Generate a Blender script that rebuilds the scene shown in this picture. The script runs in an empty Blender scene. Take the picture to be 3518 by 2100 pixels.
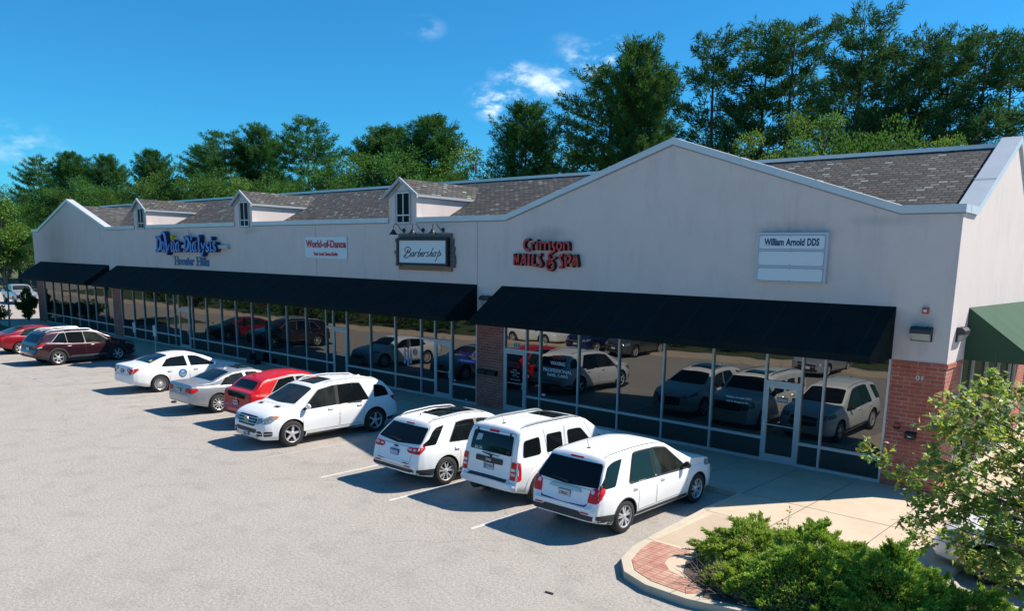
import bpy, bmesh, math, random
from mathutils import Vector, Matrix
from mathutils.bvhtree import BVHTree
rad = math.radians
sc = bpy.context.scene
col = sc.collection
random.seed(7)

# ------------------------------------------------------------------ camera
YAW, PITCH, ROLL = -0.7047, -0.1766, 0.0232
fw = Vector((math.sin(YAW) * math.cos(PITCH), math.cos(YAW) * math.cos(PITCH), math.sin(PITCH)))
r0 = Vector((math.cos(YAW), -math.sin(YAW), 0))
u0 = r0.cross(fw)
rt = r0 * math.cos(ROLL) + u0 * math.sin(ROLL)
up = -r0 * math.sin(ROLL) + u0 * math.cos(ROLL)
cd = bpy.data.cameras.new('camera')
cam = bpy.data.objects.new('camera', cd)
col.objects.link(cam)
cam.matrix_world = Matrix(((rt.x, up.x, -fw.x, 0), (rt.y, up.y, -fw.y, -20.0), (rt.z, up.z, -fw.z, 5.5005), (0, 0, 0, 1)))
cd.sensor_fit = 'HORIZONTAL'
cd.sensor_width = 36
cd.lens = 27.578
cd.shift_x = -0.04302
cd.shift_y = 0.09313
cd.clip_start = 0.1
cd.clip_end = 3000
sc.camera = cam

# ------------------------------------------------------------------ light
SUN = Vector((0.53, 0.78, 1.0)).normalized()
SUN_EL = math.asin(SUN.z)
SUN_AZ = math.atan2(SUN.x, SUN.y)
w = bpy.data.worlds.new('World')
sc.world = w
w.use_nodes = True
nt = w.node_tree
nt.nodes.clear()
NN = nt.nodes.new
out = NN('ShaderNodeOutputWorld')
bg = NN('ShaderNodeBackground')
sky = NN('ShaderNodeTexSky')
sky.sky_type = 'NISHITA'
sky.sun_disc = False
sky.sun_elevation = SUN_EL
sky.sun_rotation = SUN_AZ
sky.altitude = 200
sky.air_density = 1.0
sky.dust_density = 0.3
sky.ozone_density = 3.0
hs = NN('ShaderNodeMix'); hs.data_type = 'RGBA'; hs.blend_type = 'MULTIPLY'; hs.inputs[0].default_value = 1
nt.links.new(sky.outputs[0], hs.inputs[6])
hs.inputs[7].default_value = (.13, .555, .775, 1)
# thin broken clouds, placed by direction in the sky
tc = NN('ShaderNodeTexCoord')
nz = NN('ShaderNodeTexNoise')
nz.inputs['Scale'].default_value = 14
nz.inputs['Detail'].default_value = 8
nz.inputs['Roughness'].default_value = 0.62
mp = NN('ShaderNodeMapping')
mp.inputs['Scale'].default_value = (1.3, 1.3, 2.6)
nt.links.new(tc.outputs['Generated'], mp.inputs['Vector'])
nt.links.new(mp.outputs[0], nz.inputs['Vector'])
def cloud_dir(px, py):
    x = (px - 1910.35) / 2695.05
    y = -(py - 1377.63) / 2695.05
    return (rt * x + up * y + fw).normalized()
acc = None
for (px, py, rad_, amp) in [(2020, 205, .034, .85), (2100, 175, .030, .95), (1930, 245, .020, .7), (1850, 280, .028, .95), (1780, 262, .028, .95), (1915, 292, .026, .8), (1720, 350, .036, 1.6),
                            (1550, 512, .022, .8), (50, 492, .040, .38), (1455, 92, .022, .25), (1960, 150, .02, .2)]:
    d = cloud_dir(px, py)
    vm = NN('ShaderNodeVectorMath'); vm.operation = 'SUBTRACT'
    nt.links.new(tc.outputs['Generated'], vm.inputs[0])
    vm.inputs[1].default_value = d
    sc3 = NN('ShaderNodeVectorMath'); sc3.operation = 'MULTIPLY'
    nt.links.new(vm.outputs[0], sc3.inputs[0]); sc3.inputs[1].default_value = (1, 1, 2.0)
    ln = NN('ShaderNodeVectorMath'); ln.operation = 'LENGTH'
    nt.links.new(sc3.outputs[0], ln.inputs[0])
    mr = NN('ShaderNodeMapRange'); mr.interpolation_type = 'SMOOTHSTEP'
    mr.inputs['From Min'].default_value = 0; mr.inputs['From Max'].default_value = rad_ * 1.5
    mr.inputs['To Min'].default_value = amp; mr.inputs['To Max'].default_value = 0
    nt.links.new(ln.outputs['Value'], mr.inputs['Value'])
    if acc is None:
        acc = mr.outputs[0]
    else:
        mx = NN('ShaderNodeMath'); mx.operation = 'MAXIMUM'
        nt.links.new(acc, mx.inputs[0]); nt.links.new(mr.outputs[0], mx.inputs[1])
        acc = mx.outputs[0]
cr = NN('ShaderNodeMapRange'); cr.interpolation_type = 'SMOOTHSTEP'
cr.inputs['From Min'].default_value = 0.42; cr.inputs['From Max'].default_value = 0.68
nt.links.new(nz.outputs['Fac'], cr.inputs['Value'])
mul = NN('ShaderNodeMath'); mul.operation = 'MULTIPLY'
nt.links.new(acc, mul.inputs[0]); nt.links.new(cr.outputs[0], mul.inputs[1])
mixc = NN('ShaderNodeMix'); mixc.data_type = 'RGBA'
nt.links.new(mul.outputs[0], mixc.inputs[0])
nt.links.new(hs.outputs[2], mixc.inputs[6])
mixc.inputs[7].default_value = (6.0, 6.9, 7.6, 1)
nt.links.new(mixc.outputs[2], bg.inputs[0])
bg.inputs[1].default_value = 0.105
nt.links.new(bg.outputs[0], out.inputs[0])
sd = bpy.data.lights.new('sun', 'SUN')
sd.energy = 4.2
sd.angle = rad(0.5)
sd.color = (1.0, 0.925, 0.82)
so = bpy.data.objects.new('sun', sd)
col.objects.link(so)
so.rotation_euler = SUN.to_track_quat('Z', 'Y').to_euler()
sc.view_settings.view_transform = 'Standard'
sc.view_settings.look = 'None'
sc.view_settings.exposure = 0.90
sc.view_settings.gamma = 1
sc.cycles.max_bounces = 6
sc.cycles.diffuse_bounces = 3
sc.cycles.glossy_bounces = 4
sc.cycles.transmission_bounces = 3
sc.cycles.transparent_max_bounces = 6
sc.cycles.caustics_reflective = False
sc.cycles.caustics_refractive = False
# ------------------------------------------------------------------ helpers
def tag(o, label=None, cat=None, group=None, kind=None):
    if label: o['label'] = label
    if cat: o['category'] = cat
    if group: o['group'] = group
    if kind: o['kind'] = kind
    return o
def thing(name, label, cat, loc=(0, 0, 0), rz=0, group=None):
    o = bpy.data.objects.new(name, None)
    o.empty_display_size = 0.3
    col.objects.link(o)
    o.location = loc
    o.rotation_euler = (0, 0, rz)
    return tag(o, label, cat, group)
def link_mesh(name, me, parent=None):
    o = bpy.data.objects.new(name, me)
    col.objects.link(o)
    o.parent = parent
    return o
def copy_tree(o, parent=None):
    c = o.copy()
    col.objects.link(c)
    c.parent = parent
    for ch in list(o.children):
        copy_tree(ch, c)
    return c
class MB:
    """collects faces; build() links them as one mesh object"""
    def __init__(s):
        s.v = []; s.f = []; s.m = []
    def add(s, vs, fs, mi=0):
        b = len(s.v)
        s.v += [tuple(p) for p in vs]
        s.f += [tuple(b + i for i in f) for f in fs]
        s.m += [mi] * len(fs)
    def poly(s, pts, mi=0):
        s.add(pts, [tuple(range(len(pts)))], mi)
    def box(s, x0, x1, y0, y1, z0, z1, mi=0):
        s.add([(x0, y0, z0), (x1, y0, z0), (x1, y1, z0), (x0, y1, z0), (x0, y0, z1), (x1, y0, z1), (x1, y1, z1), (x0, y1, z1)],
              [(0, 3, 2, 1), (4, 5, 6, 7), (0, 1, 5, 4), (1, 2, 6, 5), (2, 3, 7, 6), (3, 0, 4, 7)], mi)
    def prism(s, pts, ax, a, b, mi=0):
        n = len(pts)
        if ax == 'y': P = lambda p, t: (p[0], t, p[1])
        elif ax == 'x': P = lambda p, t: (t, p[0], p[1])
        else: P = lambda p, t: (p[0], p[1], t)
        vs = [P(p, a) for p in pts] + [P(p, b) for p in pts]
        s.add(vs, [tuple(range(n - 1, -1, -1)), tuple(range(n, 2 * n))] + [(i, (i + 1) % n, n + (i + 1) % n, n + i) for i in range(n)], mi)
    def tube(s, pts, r, n=8, mi=0, cap=True):
        pts = [Vector(p) for p in pts]
        rr = r if isinstance(r, (list, tuple)) else [r] * len(pts)
        vs = []
        prev = None
        for i, p in enumerate(pts):
            t = (pts[min(i + 1, len(pts) - 1)] - pts[max(i - 1, 0)])
            if t.length < 1e-9: t = Vector((0, 0, 1))
            t.normalize()
            a = t.orthogonal().normalized() if prev is None else (prev - t * prev.dot(t)).normalized()
            prev = a
            b = t.cross(a)
            for k in range(n):
                an = 2 * math.pi * k / n
                vs.append(p + (a * math.cos(an) + b * math.sin(an)) * rr[i])
        fs = []
        for i in range(len(pts) - 1):
            for k in range(n):
                k2 = (k + 1) % n
                fs.append((i * n + k, i * n + k2, (i + 1) * n + k2, (i + 1) * n + k))
        if cap:
            fs.append(tuple(range(n - 1, -1, -1)))
            fs.append(tuple((len(pts) - 1) * n + k for k in range(n)))
        s.add(vs, fs, mi)
    def lathe(s, prof, c, ax='x', n=24, mi=0):
        c = Vector(c)
        vs = []
        for (r, h) in prof:
            for k in range(n):
                a = 2 * math.pi * k / n
                ca, sa = r * math.cos(a), r * math.sin(a)
                d = {'x': (h, ca, sa), 'y': (ca, h, sa), 'z': (ca, sa, h)}[ax]
                vs.append(c + Vector(d))
        fs = []
        for i in range(len(prof) - 1):
            for k in range(n):
                k2 = (k + 1) % n
                fs.append((i * n + k, i * n + k2, (i + 1) * n + k2, (i + 1) * n + k))
        s.add(vs, fs, mi)
    def blob(s, c, r, nu=12, nv=8, mi=0):
        vs = []; fs = []
        for j in range(nv + 1):
            t = math.pi * j / nv
            for i in range(nu):
                a = 2 * math.pi * i / nu
                vs.append((c[0] + r[0] * math.sin(t) * math.cos(a), c[1] + r[1] * math.sin(t) * math.sin(a), c[2] + r[2] * math.cos(t)))
        for j in range(nv):
            for i in range(nu):
                i2 = (i + 1) % nu
                fs.append((j * nu + i, (j + 1) * nu + i, (j + 1) * nu + i2, j * nu + i2))
        s.add(vs, fs, mi)
    def build(s, name, mats, parent=None, smooth=0, fixn=True, local=False):
        """vertices are given in world space unless local"""
        if not isinstance(mats, (list, tuple)): mats = [mats]
        me = bpy.data.meshes.new(name)
        off = Vector((0, 0, 0))
        if parent is not None and not local:
            off = parent.location.copy()
            if parent.parent: off += parent.parent.location
        me.from_pydata([tuple(Vector(p) - off) for p in s.v], [], s.f)
        for m in mats: me.materials.append(m)
        me.polygons.foreach_set('material_index', s.m)
        if fixn:
            bm = bmesh.new(); bm.from_mesh(me)
            bmesh.ops.recalc_face_normals(bm, faces=bm.faces)
            bm.to_mesh(me); bm.free()
        me.update()
        uvl = me.uv_layers.new(name='uv')
        dat = []
        for p in me.polygons:
            n = p.normal
            ax, ay, az = abs(n.x), abs(n.y), abs(n.z)
            for li in p.loop_indices:
                c = me.vertices[me.loops[li].vertex_index].co + off
                if az > ax * 1.2 and az > ay * 1.2: dat += [c.x, c.y]
                elif ax > ay: dat += [c.y, c.z]
                else: dat += [c.x, c.z]
        uvl.data.foreach_set('uv', dat)
        if smooth:
            me.polygons.foreach_set('use_smooth', [True] * len(me.polygons))
            me.set_sharp_from_angle(angle=rad(smooth))
        o = link_mesh(name, me, parent)
        return o
def text_verts(body, bold=0.0, shear=0.0, space=1.0):
    cu = bpy.data.curves.new('t', 'FONT')
    cu.body = body; cu.offset = bold; cu.shear = shear; cu.space_character = space
    cu.resolution_u = 3
    cu.extrude = 0.5
    o = bpy.data.objects.new('t', cu)
    col.objects.link(o)
    me = bpy.data.meshes.new_from_object(o)
    vs = [tuple(v.co) for v in me.vertices]
    fs = [tuple(p.vertices) for p in me.polygons]
    bpy.data.objects.remove(o); bpy.data.curves.remove(cu); bpy.data.meshes.remove(me)
    return vs, fs
def put_text(mb, body, f, u0, u1, v0, v1, d0, d1, mi=0, bold=0.0, shear=0.0, space=1.0, full=True):
    """fit text into u0..u1 x v0..v1; f maps (u, v, depth) to a point; full: v0..v1 is the bounding box"""
    vs, fs = text_verts(body, bold, shear, space)
    xs = [p[0] for p in vs]; ys = [p[1] for p in vs]
    a, b = min(xs), max(xs)
    c, e = (min(ys), max(ys)) if full else (0.0, 0.7)
    nv = [f(u0 + (p[0] - a) / (b - a) * (u1 - u0), v0 + (p[1] - c) / (e - c) * (v1 - v0), d0 + (p[2] + .5) * (d1 - d0)) for p in vs]
    mb.add(nv, fs, mi)
FX = lambda u, v, d: (u, -d, v)      # facade plane: u = x, v = z, depth towards the lot

# ------------------------------------------------------------------ materials
MATS = {}
def nodes(name):
    m = bpy.data.materials.new(name)
    m.use_nodes = True
    return m, m.node_tree, m.node_tree.nodes['Principled BSDF']
def pm(name, c, rough=0.5, metal=0.0, spec=0.5, coat=0.0, emit=0, noise=None, bump=None, flake=False):
    if name in MATS: return MATS[name]
    m, t, b = nodes(name)
    b.inputs['Base Color'].default_value = (*c, 1)
    b.inputs['Roughness'].default_value = rough
    b.inputs['Metallic'].default_value = metal
    b.inputs['Specular IOR Level'].default_value = spec
    b.inputs['Coat Weight'].default_value = coat
    b.inputs['Coat Roughness'].default_value = 0.03
    tcn = t.nodes.new('ShaderNodeTexCoord')
    if noise:
        c2, scale = noise[0], noise[1]
        n = t.nodes.new('ShaderNodeTexNoise')
        n.inputs['Scale'].default_value = scale
        n.inputs['Detail'].default_value = 6
        n.inputs['Roughness'].default_value = 0.65
        if len(noise) > 2:
            mpn = t.nodes.new('ShaderNodeMapping')
            mpn.inputs['Scale'].default_value = noise[2]
            t.links.new(tcn.outputs['Object'], mpn.inputs[0])
            t.links.new(mpn.outputs[0], n.inputs['Vector'])
        else:
            t.links.new(tcn.outputs['Object'], n.inputs['Vector'])
        r = t.nodes.new('ShaderNodeMapRange')
        r.inputs['From Min'].default_value = 0.32; r.inputs['From Max'].default_value = 0.68
        t.links.new(n.outputs['Fac'], r.inputs['Value'])
        mx = t.nodes.new('ShaderNodeMix'); mx.data_type = 'RGBA'
        mx.inputs[6].default_value = (*c, 1); mx.inputs[7].default_value = (*c2, 1)
        t.links.new(r.outputs[0], mx.inputs[0])
        t.links.new(mx.outputs[2], b.inputs['Base Color'])
    if bump:
        n = t.nodes.new('ShaderNodeTexNoise')
        n.inputs['Scale'].default_value = bump[0]; n.inputs['Detail'].default_value = 3
        t.links.new(tcn.outputs['Object'], n.inputs['Vector'])
        bp = t.nodes.new('ShaderNodeBump')
        bp.inputs['Strength'].default_value = bump[1]; bp.inputs['Distance'].default_value = bump[2]
        t.links.new(n.outputs['Fac'], bp.inputs['Height'])
        t.links.new(bp.outputs[0], b.inputs['Normal'])
    MATS[name] = m
    return m
def ramp(t, stops, const=False):
    r = t.nodes.new('ShaderNodeValToRGB')
    e = r.color_ramp.elements
    e[0].position = stops[0][0]; e[0].color = (*stops[0][1], 1)
    e[1].position = stops[1][0]; e[1].color = (*stops[1][1], 1)
    for p, c in stops[2:]:
        k = e.new(p); k.color = (*c, 1)
    if const: r.color_ramp.interpolation = 'CONSTANT'
    return r
def mixn(t, fac, a, b, mode='MIX'):
    m = t.nodes.new('ShaderNodeMix'); m.data_type = 'RGBA'; m.blend_type = mode
    for i, x in ((0, fac), (6, a), (7, b)):
        if hasattr(x, 'default_value') or isinstance(x, bpy.types.NodeSocket): t.links.new(x, m.inputs[i])
        elif isinstance(x, tuple): m.inputs[i].default_value = (*x, 1)
        else: m.inputs[i].default_value = x
    return m.outputs[2]
def noise(t, vec, scale, detail=5, rough=.6, lo=.3, hi=.7, sc3=None):
    n = t.nodes.new('ShaderNodeTexNoise')
    n.inputs['Scale'].default_value = scale; n.inputs['Detail'].default_value = detail; n.inputs['Roughness'].default_value = rough
    if sc3:
        mpn = t.nodes.new('ShaderNodeMapping'); mpn.inputs['Scale'].default_value = sc3
        t.links.new(vec, mpn.inputs[0]); vec = mpn.outputs[0]
    t.links.new(vec, n.inputs['Vector'])
    r = t.nodes.new('ShaderNodeMapRange'); r.inputs['From Min'].default_value = lo; r.inputs['From Max'].default_value = hi
    t.links.new(n.outputs['Fac'], r.inputs['Value'])
    return r.outputs[0]
def mat_stucco():
    m, t, b = nodes('stucco')
    tcn = t.nodes.new('ShaderNodeTexCoord'); O = tcn.outputs['Object']
    geo = t.nodes.new('ShaderNodeNewGeometry')
    base = mixn(t, noise(t, O, .9, 6, .65), (.60, .515, .485), (.64, .555, .525))
    streak = noise(t, O, 1.0, 6, .7, .52, .95, (2.3, 2.3, .55))
    base = mixn(t, streak, base, (.47, .40, .40))
    # soot and water stains over the signs and lamps (x, z, half width, half height)
    W = geo.outputs['Position']
    acc = None
    for (cx, cz, hx, hz, am) in [(-8.9, 6.42, 1.5, .42, .75), (-17.6, 6.35, 1.4, .42, .7), (-5.5, 4.28, .42, .3, .65), (-5.5, 3.6, .2, .3, .3), (-36.9, 6.6, .9, .2, .5), (-44.5, 6.5, 2.4, .3, .4),
                                 (-64, 4.75, 2.4, .3, .45), (-6.7, 6.65, 1.2, .2, .5), (-25, 6.5, 1.4, .15, .3)]:
        vm = t.nodes.new('ShaderNodeVectorMath'); vm.operation = 'SUBTRACT'
        t.links.new(W, vm.inputs[0]); vm.inputs[1].default_value = (cx, 0, cz)
        v2 = t.nodes.new('ShaderNodeVectorMath'); v2.operation = 'MULTIPLY'
        t.links.new(vm.outputs[0], v2.inputs[0]); v2.inputs[1].default_value = (1 / hx, 1.5, 1 / hz)
        v3 = t.nodes.new('ShaderNodeVectorMath'); v3.operation = 'LENGTH'
        t.links.new(v2.outputs[0], v3.inputs[0])
        r = t.nodes.new('ShaderNodeMapRange'); r.interpolation_type = 'SMOOTHSTEP'
        r.inputs['From Min'].default_value = .15; r.inputs['From Max'].default_value = 1.0
        r.inputs['To Min'].default_value = am; r.inputs['To Max'].default_value = 0
        t.links.new(v3.outputs['Value'], r.inputs['Value'])
        if acc is None: acc = r.outputs[0]
        else:
            x = t.nodes.new('ShaderNodeMath'); x.operation = 'MAXIMUM'
            t.links.new(acc, x.inputs[0]); t.links.new(r.outputs[0], x.inputs[1]); acc = x.outputs[0]
    x = t.nodes.new('ShaderNodeMath'); x.operation = 'MULTIPLY'
    a2 = t.nodes.new('ShaderNodeMath'); a2.operation = 'MULTIPLY'; a2.inputs[1].default_value = .62; t.links.new(acc, a2.inputs[0]); acc = a2.outputs[0]
    t.links.new(acc, x.inputs[0]); t.links.new(noise(t, O, 2.2, 6, .7, .1, .65, (1, 1, .6)), x.inputs[1])
    base = mixn(t, x.outputs[0], base, (.12, .14, .15))
    t.links.new(base, b.inputs['Base Color'])
    b.inputs['Roughness'].default_value = .9
    n = t.nodes.new('ShaderNodeTexNoise'); n.inputs['Scale'].default_value = 55; n.inputs['Detail'].default_value = 3
    t.links.new(O, n.inputs['Vector'])
    bp = t.nodes.new('ShaderNodeBump'); bp.inputs['Strength'].default_value = .5; bp.inputs['Distance'].default_value = .01
    t.links.new(n.outputs['Fac'], bp.inputs['Height']); t.links.new(bp.outputs[0], b.inputs['Normal'])
    return m
def mat_brick(name='brick', bw=.30, bh=.10, c1=(.39, .085, .045), c2=(.50, .145, .085), mort=(.42, .36, .32), ms=.009, stain=True, off=.5):
    m, t, b = nodes(name)
    uv = t.nodes.new('ShaderNodeUVMap'); uv.uv_map = 'uv'
    tcn = t.nodes.new('ShaderNodeTexCoord'); O = tcn.outputs['Object']
    br = t.nodes.new('ShaderNodeTexBrick')
    br.inputs['Scale'].default_value = 1
    br.inputs['Brick Width'].default_value = bw; br.inputs['Row Height'].default_value = bh
    br.inputs['Mortar Size'].default_value = ms; br.inputs['Mortar Smooth'].default_value = .1
    br.offset = off
    br.inputs['Color1'].default_value = (*c1, 1); br.inputs['Color2'].default_value = (*c2, 1); br.inputs['Mortar'].default_value = (*mort, 1)
    t.links.new(uv.outputs[0], br.inputs['Vector'])
    c = mixn(t, noise(t, O, 3, 5, .6, .3, .8), br.outputs['Color'], (.30, .075, .055))
    if stain:
        f = noise(t, O, 1.7, 7, .7, .62, .72)
        x = t.nodes.new('ShaderNodeMath'); x.operation = 'MULTIPLY'; x.inputs[1].default_value = .3
        t.links.new(f, x.inputs[0])
        c = mixn(t, x.outputs[0], c, (.5, .45, .48))
    t.links.new(c, b.inputs['Base Color'])
    b.inputs['Roughness'].default_value = .85
    bp = t.nodes.new('ShaderNodeBump'); bp.inputs['Strength'].default_value = .6; bp.inputs['Distance'].default_value = .01; bp.invert = True
    t.links.new(br.outputs['Fac'], bp.inputs['Height']); t.links.new(bp.outputs[0], b.inputs['Normal'])
    return m
def mat_shingle():
    m, t, b = nodes('shingle')
    uv = t.nodes.new('ShaderNodeUVMap'); uv.uv_map = 'uv'
    tcn = t.nodes.new('ShaderNodeTexCoord'); O = tcn.outputs['Object']
    br = t.nodes.new('ShaderNodeTexBrick')
    br.inputs['Scale'].default_value = 1
    br.inputs['Brick Width'].default_value = .27; br.inputs['Row Height'].default_value = .135
    br.inputs['Mortar Size'].default_value = .027; br.inputs['Mortar Smooth'].default_value = .3
    br.offset = .41
    br.inputs['Color1'].default_value = (0, 0, 0, 1); br.inputs['Color2'].default_value = (1, 1, 1, 1); br.inputs['Mortar'].default_value = (0, 0, 0, 1)
    t.links.new(uv.outputs[0], br.inputs['Vector'])
    rp = ramp(t, [(0, (.030, .029, .029)), (.18, (.055, .052, .050)), (.36, (.070, .072, .073)), (.5, (.080, .056, .050)), (.60, (.050, .055, .058)), (.76, (.10, .10, .095)), (.91, (.15, .16, .15)), (.97, (.23, .25, .24))], True)
    t.links.new(br.outputs['Color'], rp.inputs[0])
    c = mixn(t, br.outputs['Fac'], rp.outputs[0], (.008, .008, .008))  # shadow lines of the shingle rows painted near-black into the gaps
    g = noise(t, O, 60, 2, .6, .3, .7)
    x = t.nodes.new('ShaderNodeMath'); x.operation = 'MULTIPLY'; x.inputs[1].default_value = .12
    t.links.new(g, x.inputs[0])
    c = mixn(t, x.outputs[0], c, (.25, .23, .21))
    t.links.new(c, b.inputs['Base Color'])
    b.inputs['Roughness'].default_value = .92
    bp = t.nodes.new('ShaderNodeBump'); bp.inputs['Strength'].default_value = .7; bp.inputs['Distance'].default_value = .012; bp.invert = True
    t.links.new(br.outputs['Fac'], bp.inputs['Height']); t.links.new(bp.outputs[0], b.inputs['Normal'])
    return m
def mat_asphalt():
    m, t, b = nodes('asphalt')
    tcn = t.nodes.new('ShaderNodeTexCoord'); O = tcn.outputs['Object']
    c = mixn(t, noise(t, O, .16, 6, .62), (.425, .38, .335), (.49, .44, .39))
    c = mixn(t, noise(t, O, 1.3, 5, .6, .5, .8), c, (.33, .30, .27))
    g = noise(t, O, 16, 4, .85, .34, .66)
    x = t.nodes.new('ShaderNodeMath'); x.operation = 'MULTIPLY'; x.inputs[1].default_value = .70
    t.links.new(g, x.inputs[0])
    c = mixn(t, x.outputs[0], c, (.20, .185, .17))
    g2 = noise(t, O, 26, 3, .8, .56, .70)
    x3 = t.nodes.new('ShaderNodeMath'); x3.operation = 'MULTIPLY'; x3.inputs[1].default_value = .55
    t.links.new(g2, x3.inputs[0])
    c = mixn(t, x3.outputs[0], c, (.62, .59, .55))
    # long hairline cracks
    for sc_, seed, wd in ((.07, 3, .0016), (.16, 9, .002)):
        mpn = t.nodes.new('ShaderNodeMapping'); mpn.inputs['Location'].default_value = (seed, seed * .7, 0)
        dn = t.nodes.new('ShaderNodeTexNoise'); dn.inputs['Scale'].default_value = 1.1; dn.inputs['Detail'].default_value = 5
        t.links.new(O, dn.inputs['Vector'])
        ad = t.nodes.new('ShaderNodeVectorMath'); ad.operation = 'MULTIPLY_ADD'
        t.links.new(dn.outputs['Color'], ad.inputs[0]); ad.inputs[1].default_value = (.7, .7, 0); t.links.new(O, ad.inputs[2])
        t.links.new(ad.outputs[0], mpn.inputs[0])
        vo = t.nodes.new('ShaderNodeTexVoronoi'); vo.feature = 'DISTANCE_TO_EDGE'; vo.inputs['Scale'].default_value = sc_
        t.links.new(mpn.outputs[0], vo.inputs['Vector'])
        r = t.nodes.new('ShaderNodeMapRange'); r.inputs['From Min'].default_value = 0; r.inputs['From Max'].default_value = wd
        r.inputs['To Min'].default_value = .45; r.inputs['To Max'].default_value = 0
        t.links.new(vo.outputs['Distance'], r.inputs['Value'])
        gate = noise(t, O, .25, 3, .5, .45, .55)
        x = t.nodes.new('ShaderNodeMath'); x.operation = 'MULTIPLY'
        t.links.new(r.outputs[0], x.inputs[0]); t.links.new(gate, x.inputs[1])
        c = mixn(t, x.outputs[0], c, (.13, .12, .11))
    # sparse oil spots
    sp = noise(t, O, .7, 4, .6, .68, .74)
    x = t.nodes.new('ShaderNodeMath'); x.operation = 'MULTIPLY'; x.inputs[1].default_value = .75
    t.links.new(sp, x.inputs[0])
    c = mixn(t, x.outputs[0], c, (.17, .155, .14))
    # drips and tyre polish inside the parking bays
    sp_ = t.nodes.new('ShaderNodeSeparateXYZ'); t.links.new(O, sp_.inputs[0])
    band = t.nodes.new('ShaderNodeMapRange'); band.interpolation_type = 'SMOOTHSTEP'
    ad_ = t.nodes.new('ShaderNodeMath'); ad_.operation = 'ADD'; ad_.inputs[1].default_value = 6.4; t.links.new(sp_.outputs[1], ad_.inputs[0])
    ab_ = t.nodes.new('ShaderNodeMath'); ab_.operation = 'ABSOLUTE'; t.links.new(ad_.outputs[0], ab_.inputs[0])
    band.inputs['From Min'].default_value = 2.2; band.inputs['From Max'].default_value = 3.6; band.inputs['To Min'].default_value = .55; band.inputs['To Max'].default_value = 0
    t.links.new(ab_.outputs[0], band.inputs['Value'])
    x = t.nodes.new('ShaderNodeMath'); x.operation = 'MULTIPLY'
    t.links.new(band.outputs[0], x.inputs[0]); t.links.new(noise(t, O, 1.1, 5, .65, .52, .74), x.inputs[1])
    c = mixn(t, x.outputs[0], c, (.20, .18, .165))
    # long faint wheel tracks along the drive aisle
    x = t.nodes.new('ShaderNodeMath'); x.operation = 'MULTIPLY'; x.inputs[1].default_value = .22
    t.links.new(noise(t, O, 1.0, 4, .6, .52, .78, (.05, .9, 1)), x.inputs[0])
    c = mixn(t, x.outputs[0], c, (.30, .27, .24))
    t.links.new(c, b.inputs['Base Color'])
    b.inputs['Roughness'].default_value = .93
    bp = t.nodes.new('ShaderNodeBump'); bp.inputs['Strength'].default_value = .55; bp.inputs['Distance'].default_value = .02
    t.links.new(g, bp.inputs['Height']); t.links.new(bp.outputs[0], b.inputs['Normal'])
    return m
def mat_glass():
    m = bpy.data.materials.new('storefront_glass'); m.use_nodes = True
    t = m.node_tree; b = t.nodes['Principled BSDF']
    tcn = t.nodes.new('ShaderNodeTexCoord')
    n = t.nodes.new('ShaderNodeTexNoise'); n.inputs['Scale'].default_value = .9; n.inputs['Detail'].default_value = 1
    t.links.new(tcn.outputs['Object'], n.inputs['Vector'])
    bp = t.nodes.new('ShaderNodeBump'); bp.inputs['Strength'].default_value = .3; bp.inputs['Distance'].default_value = .009
    t.links.new(n.outputs['Fac'], bp.inputs['Height'])
    gl = t.nodes.new('ShaderNodeBsdfGlossy'); gl.inputs['Roughness'].default_value = 0.0
    gl.inputs['Color'].default_value = (.150, .147, .138, 1)
    t.links.new(bp.outputs[0], gl.inputs['Normal'])
    df = t.nodes.new('ShaderNodeBsdfDiffuse'); df.inputs['Color'].default_value = (.006, .008, .010, 1)
    ad = t.nodes.new('ShaderNodeAddShader')
    t.links.new(gl.outputs[0], ad.inputs[0]); t.links.new(df.outputs[0], ad.inputs[1])
    t.links.new(ad.outputs[0], t.nodes['Material Output'].inputs[0])
    t.nodes.remove(b)
    return m
def mat_leaf(name, c, tr=.35, gloss=.06, var=.25):
    m = bpy.data.materials.new(name); m.use_nodes = True
    t = m.node_tree; t.nodes.remove(t.nodes['Principled BSDF'])
    tcn = t.nodes.new('ShaderNodeTexCoord')
    oi = t.nodes.new('ShaderNodeObjectInfo')
    f = noise(t, tcn.outputs['Object'], 1.3, 3, .6)
    d = tuple(x * (1 - var) for x in c); l = tuple(min(1, x * (1 + var)) for x in c)
    cc = mixn(t, f, d, l)
    h = t.nodes.new('ShaderNodeHueSaturation')
    r = t.nodes.new('ShaderNodeMapRange'); r.inputs['To Min'].default_value = .485; r.inputs['To Max'].default_value = .512
    t.links.new(oi.outputs['Random'], r.inputs['Value']); t.links.new(r.outputs[0], h.inputs['Hue'])
    t.links.new(cc, h.inputs['Color'])
    df = t.nodes.new('ShaderNodeBsdfDiffuse'); tl = t.nodes.new('ShaderNodeBsdfTranslucent')
    t.links.new(h.outputs[0], df.inputs[0])
    g2 = mixn(t, .30, h.outputs[0], (.22, .34, .04))
    t.links.new(g2, tl.inputs[0])
    mx = t.nodes.new('ShaderNodeMixShader'); mx.inputs[0].default_value = tr
    t.links.new(df.outputs[0], mx.inputs[1]); t.links.new(tl.outputs[0], mx.inputs[2])
    gl = t.nodes.new('ShaderNodeBsdfGlossy'); gl.inputs['Roughness'].default_value = .55; gl.inputs['Color'].default_value = (.8, .85, .8, 1)
    m2 = t.nodes.new('ShaderNodeMixShader'); m2.inputs[0].default_value = gloss
    t.links.new(mx.outputs[0], m2.inputs[1]); t.links.new(gl.outputs[0], m2.inputs[2])
    t.links.new(m2.outputs[0], t.nodes['Material Output'].inputs[0])
    return m
STUCCO = mat_stucco()
BRICK = mat_brick()
SHINGLE = mat_shingle()
ASPH = mat_asphalt()
GLASS = mat_glass()
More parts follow.
